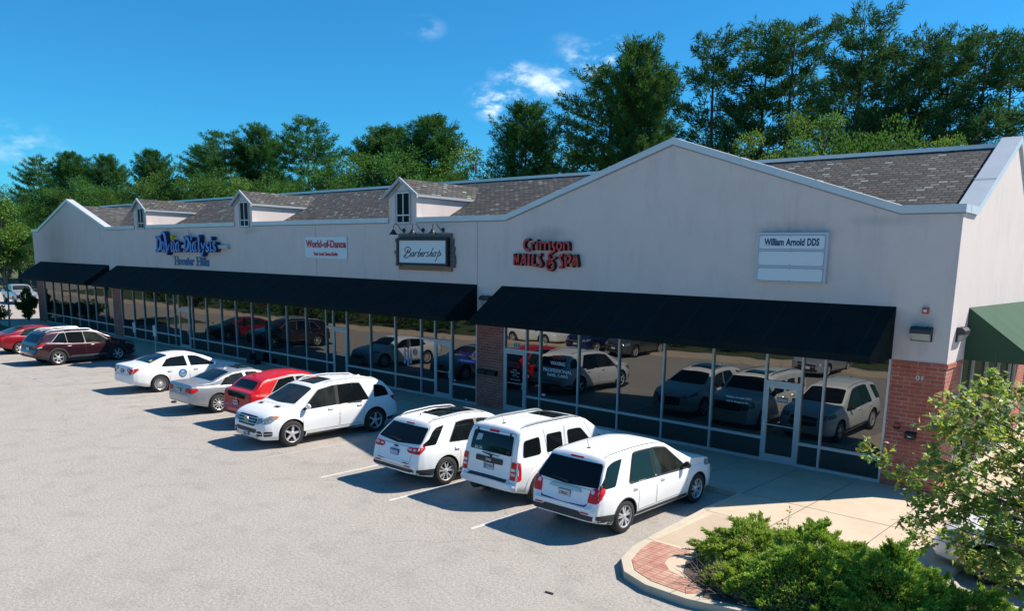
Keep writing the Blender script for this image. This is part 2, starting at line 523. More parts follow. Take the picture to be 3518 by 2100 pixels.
CAP = pm('cap_metal', (.50, .52, .54), .42, .15, noise=((.56, .58, .60), 1.5), bump=(1.2, .15, .02))
ALU = pm('aluminium', (.50, .515, .53), .42, .35)
DARK = pm('dark', (.008, .009, .010), .7)
CONC = pm('concrete', (.50, .395, .285), .9, noise=((.57, .46, .34), 1.4), bump=(90, .25, .004))
KERB = pm('kerb', (.50, .435, .34), .9, noise=((.42, .365, .29), 2.5), bump=(60, .3, .006))
JOINT = pm('joint', (.12, .10, .085), .95)
PAVER = mat_brick('paver', .20, .10, (.48, .31, .22), (.54, .37, .27), (.27, .16, .11), .009, False, .0)
RAMP = pm('ramp_groove', (.33, .265, .19), .95)
WHITEP = pm('road_paint', (.62, .61, .58), .8, noise=((.44, .42, .39), 9))
FADEP = pm('faded_paint', (.44, .41, .38), .85, noise=((.37, .345, .315), 5))
BLUEP = pm('blue_paint', (.30, .34, .40), .85, noise=((.36, .345, .32), 3))
AWN = pm('awning_canvas', (.0035, .0085, .0095), .8, spec=.12, noise=((.007, .015, .016), 1.2), bump=(1.4, .6, .05))
AWNL = pm('awning_canvas_sunlit', (.034, .075, .045), .85, spec=.2, noise=((.044, .09, .055), 1.0), bump=(1.4, .3, .03))  # paler copy of the canvas: sunlight on the side awning put into the colour
AWNSEAM = pm('awning_seam', (.008, .016, .017), .8)
GRASS = pm('grass_ground', (.035, .065, .018), .95, noise=((.085, .10, .035), 2.5), bump=(30, .8, .05))
BARK = pm('bark', (.055, .042, .033), .95, noise=((.10, .08, .065), 5), bump=(20, .7, .03))
BARKL = pm('bark_light', (.17, .14, .115), .95, noise=((.24, .20, .17), 7), bump=(20, .7, .02))
MULCH = pm('mulch', (.07, .05, .038), .95, noise=((.13, .095, .07), 14), bump=(25, 1, .05))
# ------------------------------------------------------------------ ground
def offset_in(pl, d):
    o = []
    for i, p in enumerate(pl):
        a = Vector(pl[max(i - 1, 0)]); b = Vector(pl[min(i + 1, len(pl) - 1)])
        t = (b - a).normalized()
        o.append((p[0] - t.y * d, p[1] + t.x * d))
    return o
mb = MB(); mb.box(-500, 300, -300, 500, -1.0, 0)
tag(mb.build('asphalt_lot', ASPH), kind='structure')
front = [(-69.4, -2.5), (-66.2, -3.0), (-66.2, -9.2), (-65.6, -9.6), (-61.0, -9.6), (-60.4, -9.2), (-60.4, -3.35), (-8.45, -3.35), (-8.33, -3.5), (-8.33, -5.0), (-8.18, -7.3), (-8.10, -8.1), (-7.9, -8.75),
         (-7.5, -9.22), (-6.9, -9.44), (-6.1, -9.45), (-5.0, -9.2), (-3.0, -8.8), (1.0, -8.3), (7.0, -8.1)]
back = [(7.0, -6.5), (0.0, -6.15), (-2.2, -5.98), (-2.9, -5.75), (-3.18, -5.3), (-3.2, 12.0)]
allp = front + back
mb = MB(); mb.prism(allp + [(-69.4, 12.0)], 'z', -.3, .14)
walk = tag(mb.build('sidewalk', CONC), kind='structure')
mb = MB()
def strip(mb, pl, d0, d1, z0, z1, mi=0):
    a = offset_in(pl, d0); b = offset_in(pl, d1)
    for i in range(len(pl) - 1):
        q = [a[i], a[i + 1], b[i + 1], b[i]]
        mb.prism(q, 'z', z0, z1, mi)
strip(mb, front, -.004, .16, -.05, .146)
strip(mb, back, -.004, .16, -.05, .146)
mb.build('kerb', KERB, walk)
# joints, drawn as narrow grooves of dark filler
mb = MB()
def jl(x0, y0, x1, y1, w=.014, z=.148):
    d = Vector((x1 - x0, y1 - y0)).normalized(); n = Vector((-d.y, d.x)) * w / 2
    mb.add([(x0 - n.x, y0 - n.y, z), (x1 - n.x, y1 - n.y, z), (x1 + n.x, y1 + n.y, z), (x0 + n.x, y0 + n.y, z)], [(0, 1, 2, 3)])
for k in range(38):
    x = -9.8 - k * 1.55
    if x > -68: jl(x, -3.35, x, -.02)
jl(-8.26, -3.35, -8.25, -.02); jl(-6.70, -5.2, -6.70, -.02); jl(-4.85, -6.2, -4.84, -.02)
jl(-8.33, -3.30, -3.2, -3.30); jl(-8.25, -5.13, -3.2, -5.17); jl(-60.4, -3.19, -8.4, -3.19, .01, .15)
jl(-3.2, -1.6, -4.9, -1.6)
for x, y in ((-8.33, -5.05), (-8.18, -7.55), (-6.4, -9.44), (-4.0, -9.0), (-1.5, -8.6)):
    jl(x - .01, y - .01, x + .16 * (1 if y > -8 else .1), y + (0 if y > -8 else .17), .012, .150)
for k in range(18): jl(-9.5 - k * 3, -3.36, -9.5 - k * 3, -3.19, .01, .151)
mb.build('pavement_joint', JOINT, walk, fixn=False)
# kerb ramp: ribbed concrete, brick band and rounded nose
mb = MB()
y = -5.25
while y > -7.5:
    jl(-7.99, y, -5.6, y, .011, .150); y -= .075
mb.build('ramp_groove', RAMP, walk, fixn=False)
mb = MB()
band = [(-7.99, -7.58), (-7.9, -8.15), (-7.72, -8.68), (-7.4, -9.05), (-6.9, -9.25), (-6.2, -9.28), (-5.9, -8.95), (-6.55, -8.75), (-6.95, -8.62), (-7.2, -8.38), (-7.28, -8.1), (-7.2, -7.85), (-6.9, -7.58)]
mb.poly([(x, y, .1485) for x, y in band])
mb.build('brick_band', PAVER, walk, fixn=False)
mb = MB()
bed = [(-6.95, -8.05), (-6.7, -8.55), (-6.1, -8.95), (-5.9, -9.24), (-5.0, -9.02), (-3.0, -8.6), (1.0, -8.1), (6.8, -7.9), (6.8, -6.7), (0.0, -6.32), (-2.3, -6.15), (-3.1, -6.0), (-4.0, -5.75), (-5.4, -5.65), (-6.2, -6.1), (-6.8, -7.0)]
mb.poly([(x, y, .152) for x, y in bed])
tag(mb.build('planting_soil', MULCH, fixn=False), kind='structure')
mb = MB()
mb.poly([(x, y, .151) for x, y in [(-66.0, -3.3), (-66.0, -9.1), (-65.5, -9.4), (-61.1, -9.4), (-60.6, -9.1), (-60.6, -3.4)]])
mb.poly([(x, y, .03) for x, y in [(-220, 11), (60, 13), (60, 120), (-320, 120), (-320, 30)]])
mb.poly([(x, y, .03) for x, y in [(-120, -17.5), (-60, -17.2), (-53, -17.6), (-34, -20.8), (-26, -22.6), (-12, -24), (-12, -60), (-150, -60)]])
tag(mb.build('grass', GRASS, fixn=False), kind='structure')
# opposite side of the lot: walk band and kerb, seen in the glass
mb = MB()
opp = [(-12, -22.3), (-26, -21.2), (-34, -19.4), (-53, -16.0), (-60, -15.6), (-120, -16.0)]
strip(mb, opp, -1.5, 0, -.1, .14)
tag(mb.build('far_path', CONC), kind='structure')

# painted lines
mb = MB()
def line(x0, y0, x1, y1, w=.10, mi=0):
    d = Vector((x1 - x0, y1 - y0)).normalized(); n = Vector((-d.y, d.x)) * w / 2
    mb.add([(x0 - n.x, y0 - n.y, .004), (x1 - n.x, y1 - n.y, .004), (x1 + n.x, y1 + n.y, .004), (x0 + n.x, y0 + n.y, .004)], [(0, 1, 2, 3)], mi)
for x in (-11.29, -14.03, -16.77):
    line(x - .03, -9.3, x, -3.4)
for x in (-19.53, -22.3, -25.05, -27.8, -30.5, -33.25, -46.2, -49.0, -51.7, -54.4, -57.2):
    line(x, -9.25, x, -3.4, .09, 1)
for x in (-35.9, -41.2): line(x, -9.25, x, -3.4, .1, 2)
for k in range(5): line(-41.1, -8.9 + k * 1.2, -38.6, -7.9 + k * 1.2, .08, 2)
line(-38.5, -9.25, -38.5, -3.4, .1, 2)
line(-41.1, -9.2, -35.9, -9.2, .09, 2)
line(-38.2, -6.2, -36.6, -6.2, .08, 2); line(-38.2, -8.0, -36.6, -8.0, .08, 2)
tag(mb.build('parking_lines', [WHITEP, FADEP, BLUEP], fixn=False), kind='structure')

# ------------------------------------------------------------------ building
B = thing('shop_building', 'long one-storey shopping strip in pale stucco with gables, dormers and dark green awnings', 'building', (-36.8, 4.5, 0))
DORM = [-25.12, -37.48, -49.52]
tops = [(-4.92, 6.81), (-6.30, 6.81), (-12.80, 8.88), (-19.48, 6.84)]
for xc in DORM:
    tops += [(xc + .85, 6.84), (xc + .85, 7.86), (xc, 8.42), (xc - .85, 7.86), (xc - .85, 6.84)]
tops += [(-54.72, 6.80), (-61.15, 8.70), (-67.58, 6.75), (-68.80, 6.75)]
mb = MB(); mb.prism([(-68.80, 3.30), (-4.92, 3.30)] + tops, 'y', 0, .33)
mb.build('front_wall', STUCCO, B)
mb = MB()
mb.prism([(.33, 3.3), (9.6, 3.3), (9.6, 6.8), (7.5, 6.8), (4.9, 8.9), (1.07, 6.8), (.33, 6.8)], 'x', -5.3, -4.92)
mb.build('side_wall', STUCCO, B)
mb = MB()
mb.prism([(.33, .14), (9.6, .14), (9.6, 6.75), (7.5, 6.8), (4.9, 8.8), (1.07, 6.75), (.33, 6.75)], 'x', -68.8, -68.4)
mb.box(-68.4, -5.3, 9.3, 9.6, .14, 6.8)
mb.build('rear_wall', STUCCO, B)
# vertical expansion joints
mb = MB()
for x in (-20.89, -31.2, -43.42, -8.0):
    if x != -8.0: mb.box(x - .008, x + .008, -.004, .01, 3.3, 6.8)
mb.build('wall_joint', pm('joint_dark', (.22, .19, .18), .9), B)
# caps
mb = MB()
def capseg(p, q, y0=-.055, y1=.38, h=.185):
    mb.prism([(p[0], p[1]), (q[0], q[1]), (q[0], q[1] + h), (p[0], p[1] + h)], 'y', y0, y1)
segs = [((-4.86, 6.81), (-6.30, 6.81)), ((-6.30, 6.81), (-12.80, 8.88)), ((-12.80, 8.88), (-19.48, 6.85)), ((-19.48, 6.85), (-24.26, 6.85)),
        ((-25.98, 6.85), (-36.62, 6.85)), ((-38.34, 6.85), (-48.66, 6.83)), ((-50.38, 6.81), (-54.72, 6.78)), ((-54.72, 6.78), (-61.15, 8.70)), ((-61.15, 8.70), (-67.58, 6.74)), ((-67.58, 6.74), (-68.86, 6.74))]
for p, q in segs: capseg(p, q)
# sheet joints of the cap: slim standing ribs
for (p, q) in segs:
    L = abs(p[0] - q[0]); n = int(L // 3)
    for k in range(1, n + 1):
        f = k / (n + 1); x = p[0] + (q[0] - p[0]) * f; z = p[1] + (q[1] - p[1]) * f
        mb.box(x - .035, x + .035, -.060, .383, z - .004, z + .192)
mb.build('parapet_cap', CAP, B)
mb = MB()
for (p, q) in segs:
    mb.prism([(p[0], p[1] - .035), (q[0], q[1] - .035), (q[0], q[1] - .002), (p[0], p[1] - .002)], 'y', -.03, 0)
mb.build('cap_drip', pm('cap_drip', (.25, .26, .27), .6), B)
mb = MB()
pr = [(.38, 7.0), (1.07, 7.0), (4.85, 9.10), (7.5, 7.0), (9.7, 7.0)]
for i in range(4):
    p, q = pr[i], pr[i + 1]
    mb.prism([(p[0], p[1] - .19), (q[0], q[1] - .19), q, p], 'x', -5.36, -4.855)
mb.prism([(2.45, 7.79), (2.47, 7.80), (2.47, 7.775 + .02), (2.45, 7.78)], 'x', -5.37, -4.85)
mb.build('side_parapet_cap', CAP, B)
# roofs
mb = MB(); mb.prism([(.34, 6.44), (4.75, 8.87), (4.75, 8.6), (.34, 6.2)], 'x', -68.4, -5.3)
mb.prism([(9.2, 6.42), (4.75, 8.87), (4.75, 8.6), (9.2, 6.2)], 'x', -68.4, -5.3)
roof = mb.build('roof', SHINGLE, B)
mb = MB(); mb.box(-68.4, -5.36, 4.66, 4.92, 8.80, 8.93)
mb.build('ridge_cap', pm('ridge_metal', (.62, .66, .67), .4, .1), B)
def swap_uv(o):
    d = o.data.uv_layers['uv'].data
    for l in d: l.uv = (l.uv[1], l.uv[0])
mb = MB(); mb.prism([(-67.6, 6.45), (-61.15, 8.50), (-54.7, 6.45)], 'y', .30, 4.9)
swap_uv(mb.build('cross_gable_roof', SHINGLE, B))
TRIM = pm('trim_paint', (.33, .36, .39), .5)
WPANE = pm('dormer_pane', (.006, .007, .008), .35, spec=.05)
WFRAME = pm('window_white', (.55, .58, .60), .5)
for xc in DORM:
    mb = MB(); mb.prism([(.332, 6.42), (.332, 7.86), (3.0, 7.86)], 'x', xc - .85, xc + .85)
    d = mb.build('dormer', STUCCO, B)
    dd = lambda o: setattr(o, 'parent', d) or o
    mb = MB(); mb.prism([(xc - .86, 7.70), (xc - .86, 7.80), (xc, 8.38), (xc + .86, 7.80), (xc + .86, 7.70)], 'y', .335, 4.1)
    o = mb.build('dormer_core', STUCCO, B); o.parent = d
    mb = MB(); mb.prism([(xc - .95, 7.90), (xc, 8.52), (xc + .95, 7.90), (xc + .95, 7.84), (xc, 8.46), (xc - .95, 7.84)], 'y', -.12, 4.3)
    o = mb.build('dormer_roof', SHINGLE, B); swap_uv(o); o.parent = d
    mb = MB()
    for s in (-1, 1):
        mb.prism([(xc + s * 1.07, 7.74), (xc, 8.415), (xc, 8.56), (xc + s * 1.07, 7.885)], 'y', -.17, -.10)
        mb.prism([(xc + s * .93, 7.72), (xc, 8.31), (xc, 8.44), (xc + s * .93, 7.84)], 'y', -.05, -.003)
        a, b_ = sorted((xc + s * .952, xc + s * .975))
        mb.box(a, b_, -.10, 2.95, 7.80, 7.895)
        a, b_ = sorted((xc + s * .852, xc + s * .90))
        mb.box(a, b_, -.04, 2.8, 7.76, 7.83)
    o = mb.build('dormer_trim', TRIM, B); o.parent = d
    wx = xc + (.06 if xc > -30 else .14 if xc > -45 else .13)
    mb = MB()
    x0, x1, z0, z1 = wx - .47, wx + .47, 6.76, 8.05
    for a, b_, c, e in ((x0, x0 + .05, z0, z1), (x1 - .05, x1, z0, z1), (x0 + .05, x1 - .05, z1 - .05, z1), (x0 + .05, x1 - .05, z0, z0 + .05)):
        mb.box(a, b_, -.05, .02, c, e, 0)
    x0 += .05; x1 -= .05; z0 += .05; z1 -= .05
    for a, b_, c, e in ((x0, x0 + .05, z0, z1), (x1 - .05, x1, z0, z1), (x0 + .05, x1 - .05, z1 - .05, z1), (x0 + .05, x1 - .05, z0, z0 + .05), (wx - .025, wx + .025, z0 + .05, z1 - .05), (x0 + .05, wx - .025, 7.10, 7.15), (wx + .025, x1 - .05, 7.10, 7.15)):
        mb.box(a, b_, -.030, .02, c, e, 1)
    mb.box(x0 + .05, x1 - .05, -.012, .01, z0 + .05, z1 - .05, 2)
    o = mb.build('dormer_window', [TRIM, WFRAME, WPANE], B); o.parent = d
# brick columns
for (x0, x1, nm) in ((-6.18, -4.92, 'right'), (-20.88, -19.50, ''), (-54.48, -53.17, ''), (-68.80, -67.3, '')):
    mb = MB()
    y1 = 1.33 if nm else .5
    mb.box(x0, x1 - (.004 if nm else 0), .004, y1, 1.36, 3.30)
    e = .028 if nm else 0
    mb.prism([(-.03, .14), (-.03, 1.29), (.004, 1.36), (y1, 1.36), (y1, .14)], 'x', x0 - .001, x1 + e)
    if nm: mb.box(x0 - .0, x1 + .03, -.02, y1 + .03, 3.19, 3.295)
    mb.build('brick_column', BRICK, B)
mb = MB(); mb.box(-5.3, -4.92, 8.04, 9.6, .14, 3.30); mb.build('brick_column', BRICK, B)
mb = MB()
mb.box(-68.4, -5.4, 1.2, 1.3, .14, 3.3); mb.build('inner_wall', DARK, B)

# storefront
rng = random.Random(3)
def pane_quad(mb, x0, x1, z0, z1, y=.045):
    a, b_ = rng.uniform(-.0028, .0028), rng.uniform(-.0028, .0028)
    xc, zc = (x0 + x1) / 2, (z0 + z1) / 2
    P = lambda x, z: (x, y + a * (x - xc) + b_ * (z - zc), z)
    mb.add([P(x0, z0), P(x1, z0), P(x1, z1), P(x0, z1)], [(0, 1, 2, 3)])
M = .027
ZT = 3.30
def column(x0, x1, rail=False, last=False, first=False):
    mb = MB()
    mb.box(x0 - M, x0 + M, -.018, .10, .14, ZT)
    if last: mb.box(x1 - M, x1 + M, -.018, .10, .14, ZT)
    for z0, z1 in ((.14, .215), (.745, .82)) + (((2.33, 2.41),) if rail else ()):
        mb.box(x0 + M, x1 - M, -.013, .095, z0, z1)
    o = mb.build('window', ALU, B)
    mb = MB()
    pane_quad(mb, x0 + M, x1 - M, .215, .745)
    if rail: pane_quad(mb, x0 + M, x1 - M, .82, 2.33); pane_quad(mb, x0 + M, x1 - M, 2.41, ZT)
    else: pane_quad(mb, x0 + M, x1 - M, .82, ZT)
    p = mb.build('pane', GLASS, B, fixn=False); p.parent = o
def door(x0, x1, hinge=1):
    mb = MB()
    mb.box(x0 - M, x0 + M, -.018, .10, .14, ZT)
    mb.box(x0 + M, x1 - M, -.013, .095, 2.33, 2.41)
    o = mb.build('door_frame', ALU, B)
    mb = MB(); pane_quad(mb, x0 + M, x1 - M, 2.41, ZT)
    p = mb.build('transom_pane', GLASS, B, fixn=False); p.parent = o
    a, b_ = x0 + M + .006, x1 - M - .006
    mb = MB()
    mb.box(a, a + .09, -.02, .03, .15, 2.325); mb.box(b_ - .09, b_, -.02, .03, .15, 2.325)
    mb.box(a + .09, b_ - .09, -.016, .026, 2.22, 2.325); mb.box(a + .09, b_ - .09, -.016, .026, .15, .36)
    d = mb.build('door', ALU, B)
    mb = MB(); pane_quad(mb, a + .09, b_ - .09, .36, 2.22, .01)
    p = mb.build('pane', GLASS, B, fixn=False); p.parent = d
    mb = MB()
    hx = (b_ - .045) if hinge > 0 else (a + .045)
    mb.tube([(hx, -.02, 1.28), (hx, -.09, 1.28), (hx, -.09, 1.0), (hx, -.02, 1.0)], .013, 6)
    mb.box(a + .09, b_ - .09, .0, .008, 1.17, 1.195)
    p = mb.build('door_handle', pm('handle_metal', (.6, .62, .65), .3, .6), B); p.parent = d
bays = [([-67.3, -65.48, -63.77, -62.21, -60.55, -58.95, -57.44, -55.83, -54.48], {}, []),
        ([-53.17, -51.35, -49.84, -48.3, -46.7, -45.76, -45.15, -43.91, -43.53, -41.89, -40.25, -38.70, -37.1, -35.49, -33.87, -32.23, -30.6, -30.06, -29.03, -27.36, -25.69, -24.07, -23.24, -22.27, -20.88],
         {-45.15: 1, -30.06: -1, -23.24: 1}, [-30.6, -24.07]),
        ([-19.50, -18.43, -17.78, -16.09, -14.45, -12.78, -11.11, -9.46, -8.43, -7.82, -6.18], {-19.50: 1, -9.46: -1}, [-18.43])]
for xs, doors, rails in bays:
    for i in range(len(xs) - 1):
        x0, x1 = xs[i], xs[i + 1]
        if i == 0: x0 += M
        if i == len(xs) - 2: x1 -= M
        if xs[i] in doors: door(x0, x1, doors[xs[i]])
        else: column(x0, x1, xs[i] in rails, i == len(xs) - 2)
# side storefront
ys = [1.38, 2.60, 4.15, 5.70, 7.30, 8.0]
for i in range(len(ys) - 1):
    y0, y1 = ys[i], ys[i + 1]
    mb = MB(); mb.box(-5.02, -4.90, y0 - M, y0 + M, .14, 3.30)
    if i == len(ys) - 2: mb.box(-5.02, -4.90, y1 - M, y1 + M, .14, 3.3)
    mb.box(-5.015, -4.905, y0 + M, y1 - M, .14, .215); mb.box(-5.015, -4.905, y0 + M, y1 - M, .745, .82)
    o = mb.build('window', ALU, B)
    mb = MB()
    for a, b_ in ((.215, .745), (.82, 3.3)):
        e = rng.uniform(-.001, .001)
        mb.add([(-4.97 + e, y0 + M, a), (-4.97 - e, y1 - M, a), (-4.97 - e, y1 - M, b_), (-4.97 + e, y0 + M, b_)], [(0, 1, 2, 3)])
    p = mb.build('pane', GLASS, B, fixn=False); p.parent = o
# awnings
def awning(x0, x1, lab, pz=4.59, pj=1.54):
    mb = MB()
    n = max(3, int((x1 - x0) / .6)); m_ = 6
    r2 = random.Random(int(abs(x0)))
    vs = []
    for i in range(n + 1):
        x = x0 + (x1 - x0) * i / n
        for j in range(m_ + 1):
            f = j / m_
            sag = .028 * math.sin(math.pi * f) * (0 if i in (0, n) else 1) * (.6 + .8 * r2.random())
            vs.append((x, -pj * f, pz - (pz - 3.49) * f - sag))
    mb.add(vs, [(i * (m_ + 1) + j, (i + 1) * (m_ + 1) + j, (i + 1) * (m_ + 1) + j + 1, i * (m_ + 1) + j + 1) for i in range(n) for j in range(m_)])
    mb.add([(x0, -pj, 3.49), (x1, -pj, 3.49), (x1, -pj, 3.31), (x0, -pj, 3.31)], [(0, 1, 2, 3)])
    for x in (x0, x1):
        mb.add([(x, 0, pz), (x, -pj, 3.49), (x, -pj, 3.31), (x, 0, 3.31)], [(0, 1, 2, 3)])
    k = x0 + .9
    while k < x1 - .3:
        mb.add([(k - .006, -.01, pz + .004), (k + .006, -.01, pz + .004), (k + .006, -pj, 3.494), (k - .006, -pj, 3.494)], [(0, 1, 2, 3)], 1); k += 1.22
    o = mb.build('awning', [AWN, AWNSEAM], B, fixn=False, smooth=25)
    o['label'] = lab
    mb = MB()
    mb.tube([(x0 + .03, -pj + .03, 3.33), (x1 - .03, -pj + .03, 3.33)], .015, 6)
    for x in [x0 + .03 + i * (x1 - x0 - .06) / max(1, int((x1 - x0) / 2.5)) for i in range(int((x1 - x0) / 2.5) + 1)]:
        mb.tube([(x, -.02, 3.34), (x, -pj + .03, 3.34)], .014, 6)
    s = mb.build('awning_rail', ALU, B); s.parent = o
awning(-67.58, -54.69, 'short dark green awning under the far left gable')
awning(-53.44, -20.90, 'very long dark green awning under the three dormers')
awning(-19.64, -6.19, 'dark green awning under the tall right gable')
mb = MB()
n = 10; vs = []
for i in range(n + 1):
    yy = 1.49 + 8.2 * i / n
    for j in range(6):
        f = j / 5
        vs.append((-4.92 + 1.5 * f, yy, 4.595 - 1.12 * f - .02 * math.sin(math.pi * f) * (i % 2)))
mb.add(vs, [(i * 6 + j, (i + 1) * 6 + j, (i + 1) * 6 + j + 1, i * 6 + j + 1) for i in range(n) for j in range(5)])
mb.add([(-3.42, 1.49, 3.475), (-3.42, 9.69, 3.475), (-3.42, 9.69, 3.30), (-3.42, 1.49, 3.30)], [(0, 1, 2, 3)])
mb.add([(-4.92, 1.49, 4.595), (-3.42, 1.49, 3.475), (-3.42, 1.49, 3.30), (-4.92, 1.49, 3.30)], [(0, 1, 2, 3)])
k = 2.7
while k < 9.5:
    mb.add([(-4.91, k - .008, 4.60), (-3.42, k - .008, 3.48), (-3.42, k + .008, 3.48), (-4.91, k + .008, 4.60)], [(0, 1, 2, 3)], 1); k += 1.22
o = mb.build('awning', [AWNL, AWNSEAM], B, fixn=False, smooth=25); o['label'] = 'green awning along the sunlit side wall, sunlight put into its paler colour'
# ------------------------------------------------------------------ signs and wall fittings
RED = pm('sign_red', (.50, .03, .03), .45)
BLACK = pm('sign_black', (.006, .008, .010), .6)
NAVY = pm('sign_navy', (.006, .018, .10), .5)
BLUE = pm('sign_blue', (.06, .20, .55), .45)
BLUES = pm('sign_side_blue', (.006, .022, .10), .5)
YEL = pm('sign_yellow', (.62, .55, .04), .5)
WHITE = pm('sign_white', (.60, .66, .70), .45)
PURP = pm('decal_purple', (.16, .04, .34), .5)
VIN = pm('decal_white', (.62, .66, .70), .5)
VINR = pm('decal_red', (.25, .015, .02), .5)
CAB = pm('sign_cabinet', (.46, .50, .56), .5)

def stroke(mb, pts, w, d0, d1, mi=0, sub=6):
    """thick stroke with rounded joints through 2-D points (x, z) or (x, z, width)"""
    P = [Vector((p[0], p[1], p[2] if len(p) > 2 else 1.0)) for p in pts]
    out_ = []
    if len(P) > 2:
        for i in range(len(P) - 1):
            p0 = P[max(i - 1, 0)]; p1 = P[i]; p2 = P[i + 1]; p3 = P[min(i + 2, len(P) - 1)]
            for k in range(sub):
                t = k / sub
                out_.append(.5 * ((2 * p1) + (p2 - p0) * t + (2 * p0 - 5 * p1 + 4 * p2 - p3) * t * t + (3 * p1 - p0 - 3 * p2 + p3) * t * t * t))
        out_.append(P[-1])
    else: out_ = P
    L = []; Rr = []
    for i, p in enumerate(out_):
        a = out_[max(i - 1, 0)]; b_ = out_[min(i + 1, len(out_) - 1)]
        t = Vector((b_.x - a.x, b_.y - a.y));
        if t.length < 1e-9: t = Vector((1, 0))
        t.normalize(); h = w * p.z / 2
        L.append((p.x - t.y * h, p.y + t.x * h)); Rr.append((p.x + t.y * h, p.y - t.x * h))
    n = len(out_)
    vs = [FX(x, z, d1) for x, z in L] + [FX(x, z, d1) for x, z in Rr] + [FX(x, z, d0) for x, z in L] + [FX(x, z, d0) for x, z in Rr]
    fs = []; ms = []
    for i in range(n - 1):
        fs += [(i, i + 1, n + i + 1, n + i), (2 * n + i, 2 * n + i + 1, i + 1, i), (n + i, n + i + 1, 3 * n + i + 1, 3 * n + i)]
    fs += [(0, n, 3 * n, 2 * n), (n - 1, 2 * n - 1, 4 * n - 1, 3 * n - 1)]
    mb.add(vs, fs, mi)
def faceside(o, front_mi=0, side_mi=1):
    for p in o.data.polygons:
        p.material_index = front_mi if abs(p.normal.y) > .8 else side_mi

# --- red nail salon sign
def layout(cx, cz):
    """letter layout of one sign: drawing units to metres on its face"""
    return lambda u, v: (cx[0] + cx[1] * u + cx[2] * v + cx[3] * u * u + cx[4] * u * v, cz[0] + cz[1] * u + cz[2] * v + cz[3] * u * u + cz[4] * u * v)
def faceside(o, front_mi=0, side_mi=1):
    for p in o.data.polygons:
        p.material_index = front_mi if abs(p.normal.y) > .8 else side_mi
def drawn(mb, lay, pts, w, d0, d1, mi=0):
    stroke(mb, [lay(p[0], p[1]) + ((p[2],) if len(p) > 2 else ()) for p in pts], w, d0, d1, mi)
S = thing('nail_salon_sign', 'red channel-letter nail salon sign with a large ampersand, above the right awning', 'sign', (-17.6, -.1, 5.1))
CL = layout((-19.276, .0015652, 1.875e-5, -5.1544e-8, 8.3842e-9), (6.4138, -6.029e-6, -.0011133, -5.9614e-10, 3.8134e-8))
def glyphs(name, strokes, w, lay, d0, d1, mats, par):
    mb = MB()
    for st in strokes: drawn(mb, lay, st, w, d0, d1)
    o = mb.build(name, mats, par); faceside(o); return o
RM = [RED, BLACK]
glyphs('letter_c', [[(690, 210, .7), (610, 205), (545, 270), (525, 370), (550, 470), (620, 520), (700, 500, .6)]], .088, CL, .03, .17, RM, S)
glyphs('letter_r', [[(760, 290), (765, 535)], [(765, 350), (810, 310), (860, 300)]], .072, CL, .03, .17, RM, S)
glyphs('letter_i', [[(935, 290), (935, 535)], [(915, 230), (950, 232)]], .07, CL, .03, .17, RM, S)
glyphs('letter_m', [[(1035, 285), (1025, 535)], [(1040, 300), (1110, 295), (1160, 330), (1165, 535)], [(1170, 320), (1240, 290), (1300, 320), (1315, 535)]], .075, CL, .03, .17, RM, S)
glyphs('ampersand', [[(1475, 290, .8), (1410, 320, 1), (1410, 400, 1.1), (1455, 480, 1.2), (1440, 550, 1.1), (1350, 610), (1275, 670), (1275, 740), (1320, 780), (1240, 840), (1215, 960), (1240, 1090), (1330, 1140), (1410, 1070), (1425, 950), (1370, 890), (1310, 920), (1300, 990, .8)],
                   [(1320, 880), (1400, 800), (1470, 760), (1480, 725)]], .078, CL, .03, .17, RM, S)
glyphs('letter_o', [[(1600, 300), (1550, 340), (1535, 430), (1570, 510), (1610, 520), (1650, 470), (1660, 370), (1625, 305), (1600, 300)]], .072, CL, .03, .17, RM, S)
glyphs('letter_n', [[(1750, 290), (1745, 540)], [(1750, 310), (1820, 295), (1880, 330), (1885, 540)]], .075, CL, .03, .17, RM, S)
glyphs('letter_n', [[(235, 630), (220, 985)], [(235, 640), (345, 975)], [(355, 630), (345, 990)]], .078, CL, .03, .17, RM, S)
glyphs('letter_a', [[(530, 640), (430, 990)], [(545, 640), (580, 995)], [(460, 890), (560, 890)]], .082, CL, .03, .17, RM, S)
glyphs('letter_i', [[(675, 645), (668, 1005)]], .1, CL, .03, .17, RM, S)
glyphs('letter_l', [[(800, 645), (785, 900), (800, 990), (910, 990)]], .09, CL, .03, .17, RM, S)
glyphs('letter_s', [[(1050, 660), (990, 680), (970, 750), (1020, 850), (1060, 950), (1020, 1020), (950, 1030)]], .085, CL, .03, .17, RM, S)
glyphs('letter_s', [[(1710, 675), (1640, 700), (1620, 770), (1670, 870), (1700, 960), (1660, 1040), (1590, 1055)]], .085, CL, .03, .17, RM, S)
glyphs('letter_p', [[(1805, 670), (1800, 1035)], [(1800, 690), (1890, 690), (1940, 770), (1900, 870), (1810, 890)]], .095, CL, .03, .17, RM, S)
glyphs('letter_a', [[(2095, 670), (1985, 1040)], [(2110, 670), (2155, 1045)], [(2020, 940), (2130, 940)]], .09, CL, .03, .17, RM, S)
mb = MB(); mb.box(-18.4, -16.4, -.03, -.001, 5.93, 6.03); mb.box(-18.8, -16.25, -.03, -.001, 5.5, 5.6); mb.build('mounting_rail', STUCCO, S)

def letters(name, body, x0, x1, z0, z1, d0, d1, mats, par, bold=.0, **kw):
    mb = MB(); put_text(mb, body, FX, x0, x1, z0, z1, d0, d1, 0, bold, **kw)
    o = mb.build(name, mats, par); faceside(o); return o
